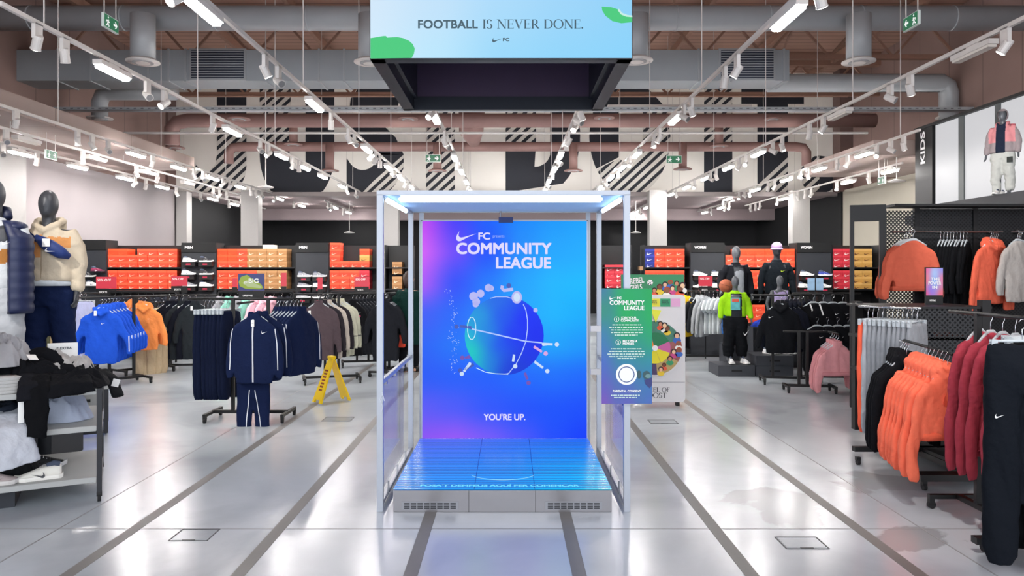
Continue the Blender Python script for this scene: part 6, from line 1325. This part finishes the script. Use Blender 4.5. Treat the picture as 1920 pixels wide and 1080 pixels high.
# low rails and backdrop racks under the shelves: dark stock
for a,c,lab in ((205,335,'left bay'),(410,550,'second bay'),(620,706,'third bay')):
    Yq = 14.2; t = thing('low_rail','dark waist high rail of stock in front of the %s'%lab,'clothes rack',(PX((a+c)/2,Yq),Yq,0)); w_ = (PX(c,Yq)-PX(a,Yq))/2
    MB().tube([(-w_,0,1.27),(w_,0,1.27)],.014,8).build('rail', black, t)
    for s_ in (-1,1): MB().bb(s_*w_-.015,s_*w_+.015,-.015,.015,0,1.27).build('post', black, t)
    MB().bb(-w_,w_,-.02,.3,1.28,1.30).build('shelf', shelfblk, t)
gD1 = garment('sweatshirt','','sweatshirt',cp(mTop),'23252d'); gD2 = garment('sweatshirt','','sweatshirt',cp(mTop),'8f8f95'); gD3 = garment('sweatshirt','','sweatshirt',cp(mTop),'7fb8a8'); gD4 = garment('sweatshirt','','sweatshirt',cp(mTop),'d8a6b4')
row([gD1],(PX(215,14.2),14.2),(PX(330,14.2),14.2),9,1.26,math.radians(70),'dark sweatshirt','from the left on the rail before the left bay','dark sweatshirts before the left bay')
row([gD2,gD3,gD2,gD3,gD4,gD4,gD4,gD1,gD1],(PX(415,14.2),14.2),(PX(545,14.2),14.2),9,1.26,math.radians(70),['grey sweatshirt','mint sweatshirt','grey sweatshirt','mint sweatshirt','pink sweatshirt','pink sweatshirt','pink sweatshirt','dark sweatshirt','dark sweatshirt'],'from the left on the rail before the second bay','sweatshirts before the second bay')
# ================================================================ clothes table in the left foreground
TA = math.radians(27.8); tb = thing('display_table','grey three level display table on wheels heaped with clothes, left foreground','table',(-2.99,5.48,0),TA)
brd = mat('table_board','aeb0ae',.5,var=.05,vs=4); steelb = mat('table_leg','2c2d31',.4,.4,var=.05)
LT, DT = 1.9, .95
for z in (.185,.56,.83): MB().bb(-LT,-.035,.0,DT,z-.04,z).build('shelf_board', brd, tb, bevel=.003)
for x,y in ((-.017,.017),(-.017,DT-.017),(-LT,.017),(-LT,DT-.017)): MB().bb(x-.017,x+.017,y-.017,y+.017,.07,.83).build('leg', steelb, tb); caster(tb,x,y)
for z in (.13,.50,.78): MB().bb(-.034,0,.03,DT-.03,z,z+.035).build('side_bar', steelb, tb)
MT = Matrix.Translation((-2.99,5.48,0)) @ Matrix.Rotation(TA,4,'Z')
def T(x,y,z): return tuple(MT @ Vector((x,y,z)))
heap('crumpled_shirt','large black crumpled clothes heap in the middle of the table top','clothes',T(-.40,.36,.832),.5,.6,.25,'111216',5,.42,TA)
heap('crumpled_shirt','grey crumpled sweatshirt lying on the right half of the table top','clothes',T(-.24,.36,.90),.42,.42,.2,'b0aeac',8,.32,TA)
heap('crumpled_shirt','black crumpled shirt spilling over the right end of the table','clothes',T(-.2,.28,.832),.5,.62,.15,'131418',12,.45,TA)
heap('crumpled_shirt','pale grey crumpled sweatshirt on the far left of the table top','clothes',T(-.66,.42,1.0),.4,.5,.2,'a3a4a8',15,.45,TA)
heap('crumpled_shirt','black crumpled shirt under the pale grey sweatshirt','clothes',T(-.78,.45,.832),.7,.6,.24,'15161a',17,.4,TA)
for i in range(5):
    b = MB(); b.rings([se(.16,.13,z,28,4) for z in (0,.004,.017,.021)]); o = b.build('folded_shirt', cloth('bcbcba'), None, smooth=True, loc=T(-.66+.006*(i%2),.14,.833+i*.0225), rot=(0,0,TA+.03*i)); tag(o,'%s pale folded shirt from the bottom of the table stack'%ORD[i],'clothes','pale folded shirts on the table')
def drape(name, lab, cat, pts, wd, col, seed, th=.02, par=None, m=None):
    b = MB(); b.tube([Vector(p) for p in pts], [(wd/2*(1+.08*math.sin(i*1.7+seed)),th) for i in range(len(pts))], 20, up0=(0,0,1)); me = soften(b,.012,2,(.009,14,6),seed); me.materials.clear(); me.materials.append(m or cloth(col)); o = link(name, me); return tag(o,lab,cat)
drape('hanging_trousers','black trouser leg hanging down the front of the table','clothes',[T(-.38,.28,.95),T(-.39,.06,.93),T(-.395,-.05,.86),T(-.40,-.065,.72),T(-.40,-.065,.58),T(-.405,-.06,.52)],.15,'0f1013',3)
drape('draped_trousers','wide black trousers drooping over the front edge of the table top','clothes',[T(-.22,.3,.93),T(-.21,.1,.92),T(-.20,-.03,.87),T(-.19,-.05,.80)],.3,'121317',9,.03)
drape('draped_shirt','black shirt drooping over the table edge beside the folded stack','clothes',[T(-.47,.3,.95),T(-.46,.08,.93),T(-.45,-.03,.87),T(-.45,-.05,.78)],.14,'17181d',10,.03)
drape('hanging_sleeve','black sleeve hanging off the right end of the table','clothes',[T(-.2,.5,.9),T(.0,.45,.9),T(.06,.40,.84),T(.11,.36,.70)],.16,'141519',5)
o = tag(MB().box((0,0,.0),(.14,.003,.09)).build('price_tag', tagm, None, loc=T(-.52,-.02,.66), rot=(0,.0,TA)),'white paper tag beside the hanging black trouser leg','tag') if False else None
cb = thing('garment_neck_card','white neck card with dark print standing in the grey sweatshirt','card',T(-.27,.42,1.06),TA); MB().bb(-.1,.1,0,.008,-.03,.08).build('card', tagm, cb); text('K EXTRA','card_print',inkd,cb,(.01,-.003,.03),.1,.02,bold=.02)
t = tag(MB().box((0,0,0),(.035,.002,.15)).build('price_tag', tagm, None, loc=T(-.5,-.005,.70), rot=(0,0,TA)),'long white tag hanging left of the black trouser leg','tag')
tag(MB().box((0,0,0),(.06,.08,.004)).build('price_tag', tagm, None, loc=T(-.45,.22,1.06), rot=(.4,.1,TA+.4)),'small white tag on the black heap','tag')
tag(MB().box((0,0,0),(.05,.002,.06)).build('price_tag', tagm, None, loc=T(.09,.335,.82), rot=(0,.3,TA)),'white tag on the black sleeve at the table end','tag')
heap('crumpled_shirt','pale blue white crumpled shirt on the middle table shelf','clothes',T(-.26,.42,.561),.4,.4,.15,'b6bfd2',21,.7,TA)
heap('crumpled_shirt','dark blue grey crumpled clothes on the middle shelf at the left','clothes',T(-.62,.4,.561),.5,.6,.16,'2a303c',23,.45,TA)
drape('hanging_shirt','white shirt spilling off the middle shelf at the left edge','clothes',[T(-.62,.3,.66),T(-.6,.1,.64),T(-.58,-.04,.58),T(-.56,-.08,.46),T(-.54,-.08,.33)],.34,'c8ccd4',7,.035)
MBk = mk_shoe('f0eee4','f4f2ea','2a2e36',.29,name='sneaker'); place(MBk,T(-.40,.12,.186),TA+PI,'white running shoe with dark outlined logo on the bottom table shelf',None)
MBd = mk_shoe('17181c','e6e6e6','2a2a30',.3,name='sneaker'); place(MBd,T(-.40,.5,.186),TA,'black shoe at the back of the bottom table shelf',None)
MBe = mk_shoe('b8aaa8','d8d4d0','5a4a4c',.29,name='sneaker'); place(MBe,T(-.66,.1,.186),TA,'beige shoe cut by the left picture edge on the bottom shelf',None)
heap('crumpled_shirt','black striped garment lying on the bottom table shelf','clothes',T(-.55,.34,.186),.3,.3,.13,'1b1d1f',27,.4,TA)
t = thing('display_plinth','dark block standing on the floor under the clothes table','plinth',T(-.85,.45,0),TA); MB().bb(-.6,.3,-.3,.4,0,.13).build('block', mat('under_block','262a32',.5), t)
# second table behind
tb2 = thing('display_table','grey table with drawers on black legs behind the clothes table','table',(PX(203,7.7),7.7,0),TA)
MB().bb(-1.0,0,0,.7,.47,.51).build('table_top', brd, tb2)
for i in range(3): q = MB().bb(-.92+i*.3,-.64+i*.3,-.004,.4,.26,.47).build('drawer', mat('drawer_grey','9a9c9a',.5,var=.04), tb2); MB().bb(-.8+i*.3,-.76+i*.3,-.012,-.004,.35,.38).build('handle', blk, q)
for x,y in ((-.02,.02),(-.02,.68),(-.98,.02),(-.98,.68)): MB().bb(x-.018,x+.018,y-.018,y+.018,0.02,.47).build('leg', steelb, tb2)
for a in ((-.98,-.02,.02),(-.98,-.02,.68)): MB().bb(a[0],a[1],a[2]-.015,a[2]+.015,.02,.05).build('stretcher', steelb, tb2)
MB().bb(-.035,-.005,.02,.68,.02,.05).build('stretcher', steelb, tb2)
# bag at the far left edge on top of the heap
t = thing('backpack','navy and beige backpack at the left picture edge above the table','backpack',T(-.86,.1,1.0),TA); b = MB(); b.rings([se(a,c,z,24,3) for z,a,c in ((0,.1,.08),(.02,.14,.1),(.12,.15,.11),(.16,.15,.11))]); b.build('bag_base', cloth('c0ab90'), t, smooth=True)
b = MB(); b.rings([se(a,c,z,24,3) for z,a,c in ((.16,.15,.112),(.26,.15,.11),(.38,.12,.09),(.43,.07,.05))]); b.build('bag_body', cloth('1d2f66'), t, smooth=True)
# folded stock on the gondola shelves
heap('folded_shirt','dark navy folded clothes on the gondola middle shelf','clothes',(3.72,7.15,1.076),.62,.36,.12,'1c1d26',33,.35)
heap('folded_shirt','black folded clothes on the gondola lower shelf','clothes',(3.8,7.22,.746),.7,.36,.14,'101115',35,.35)
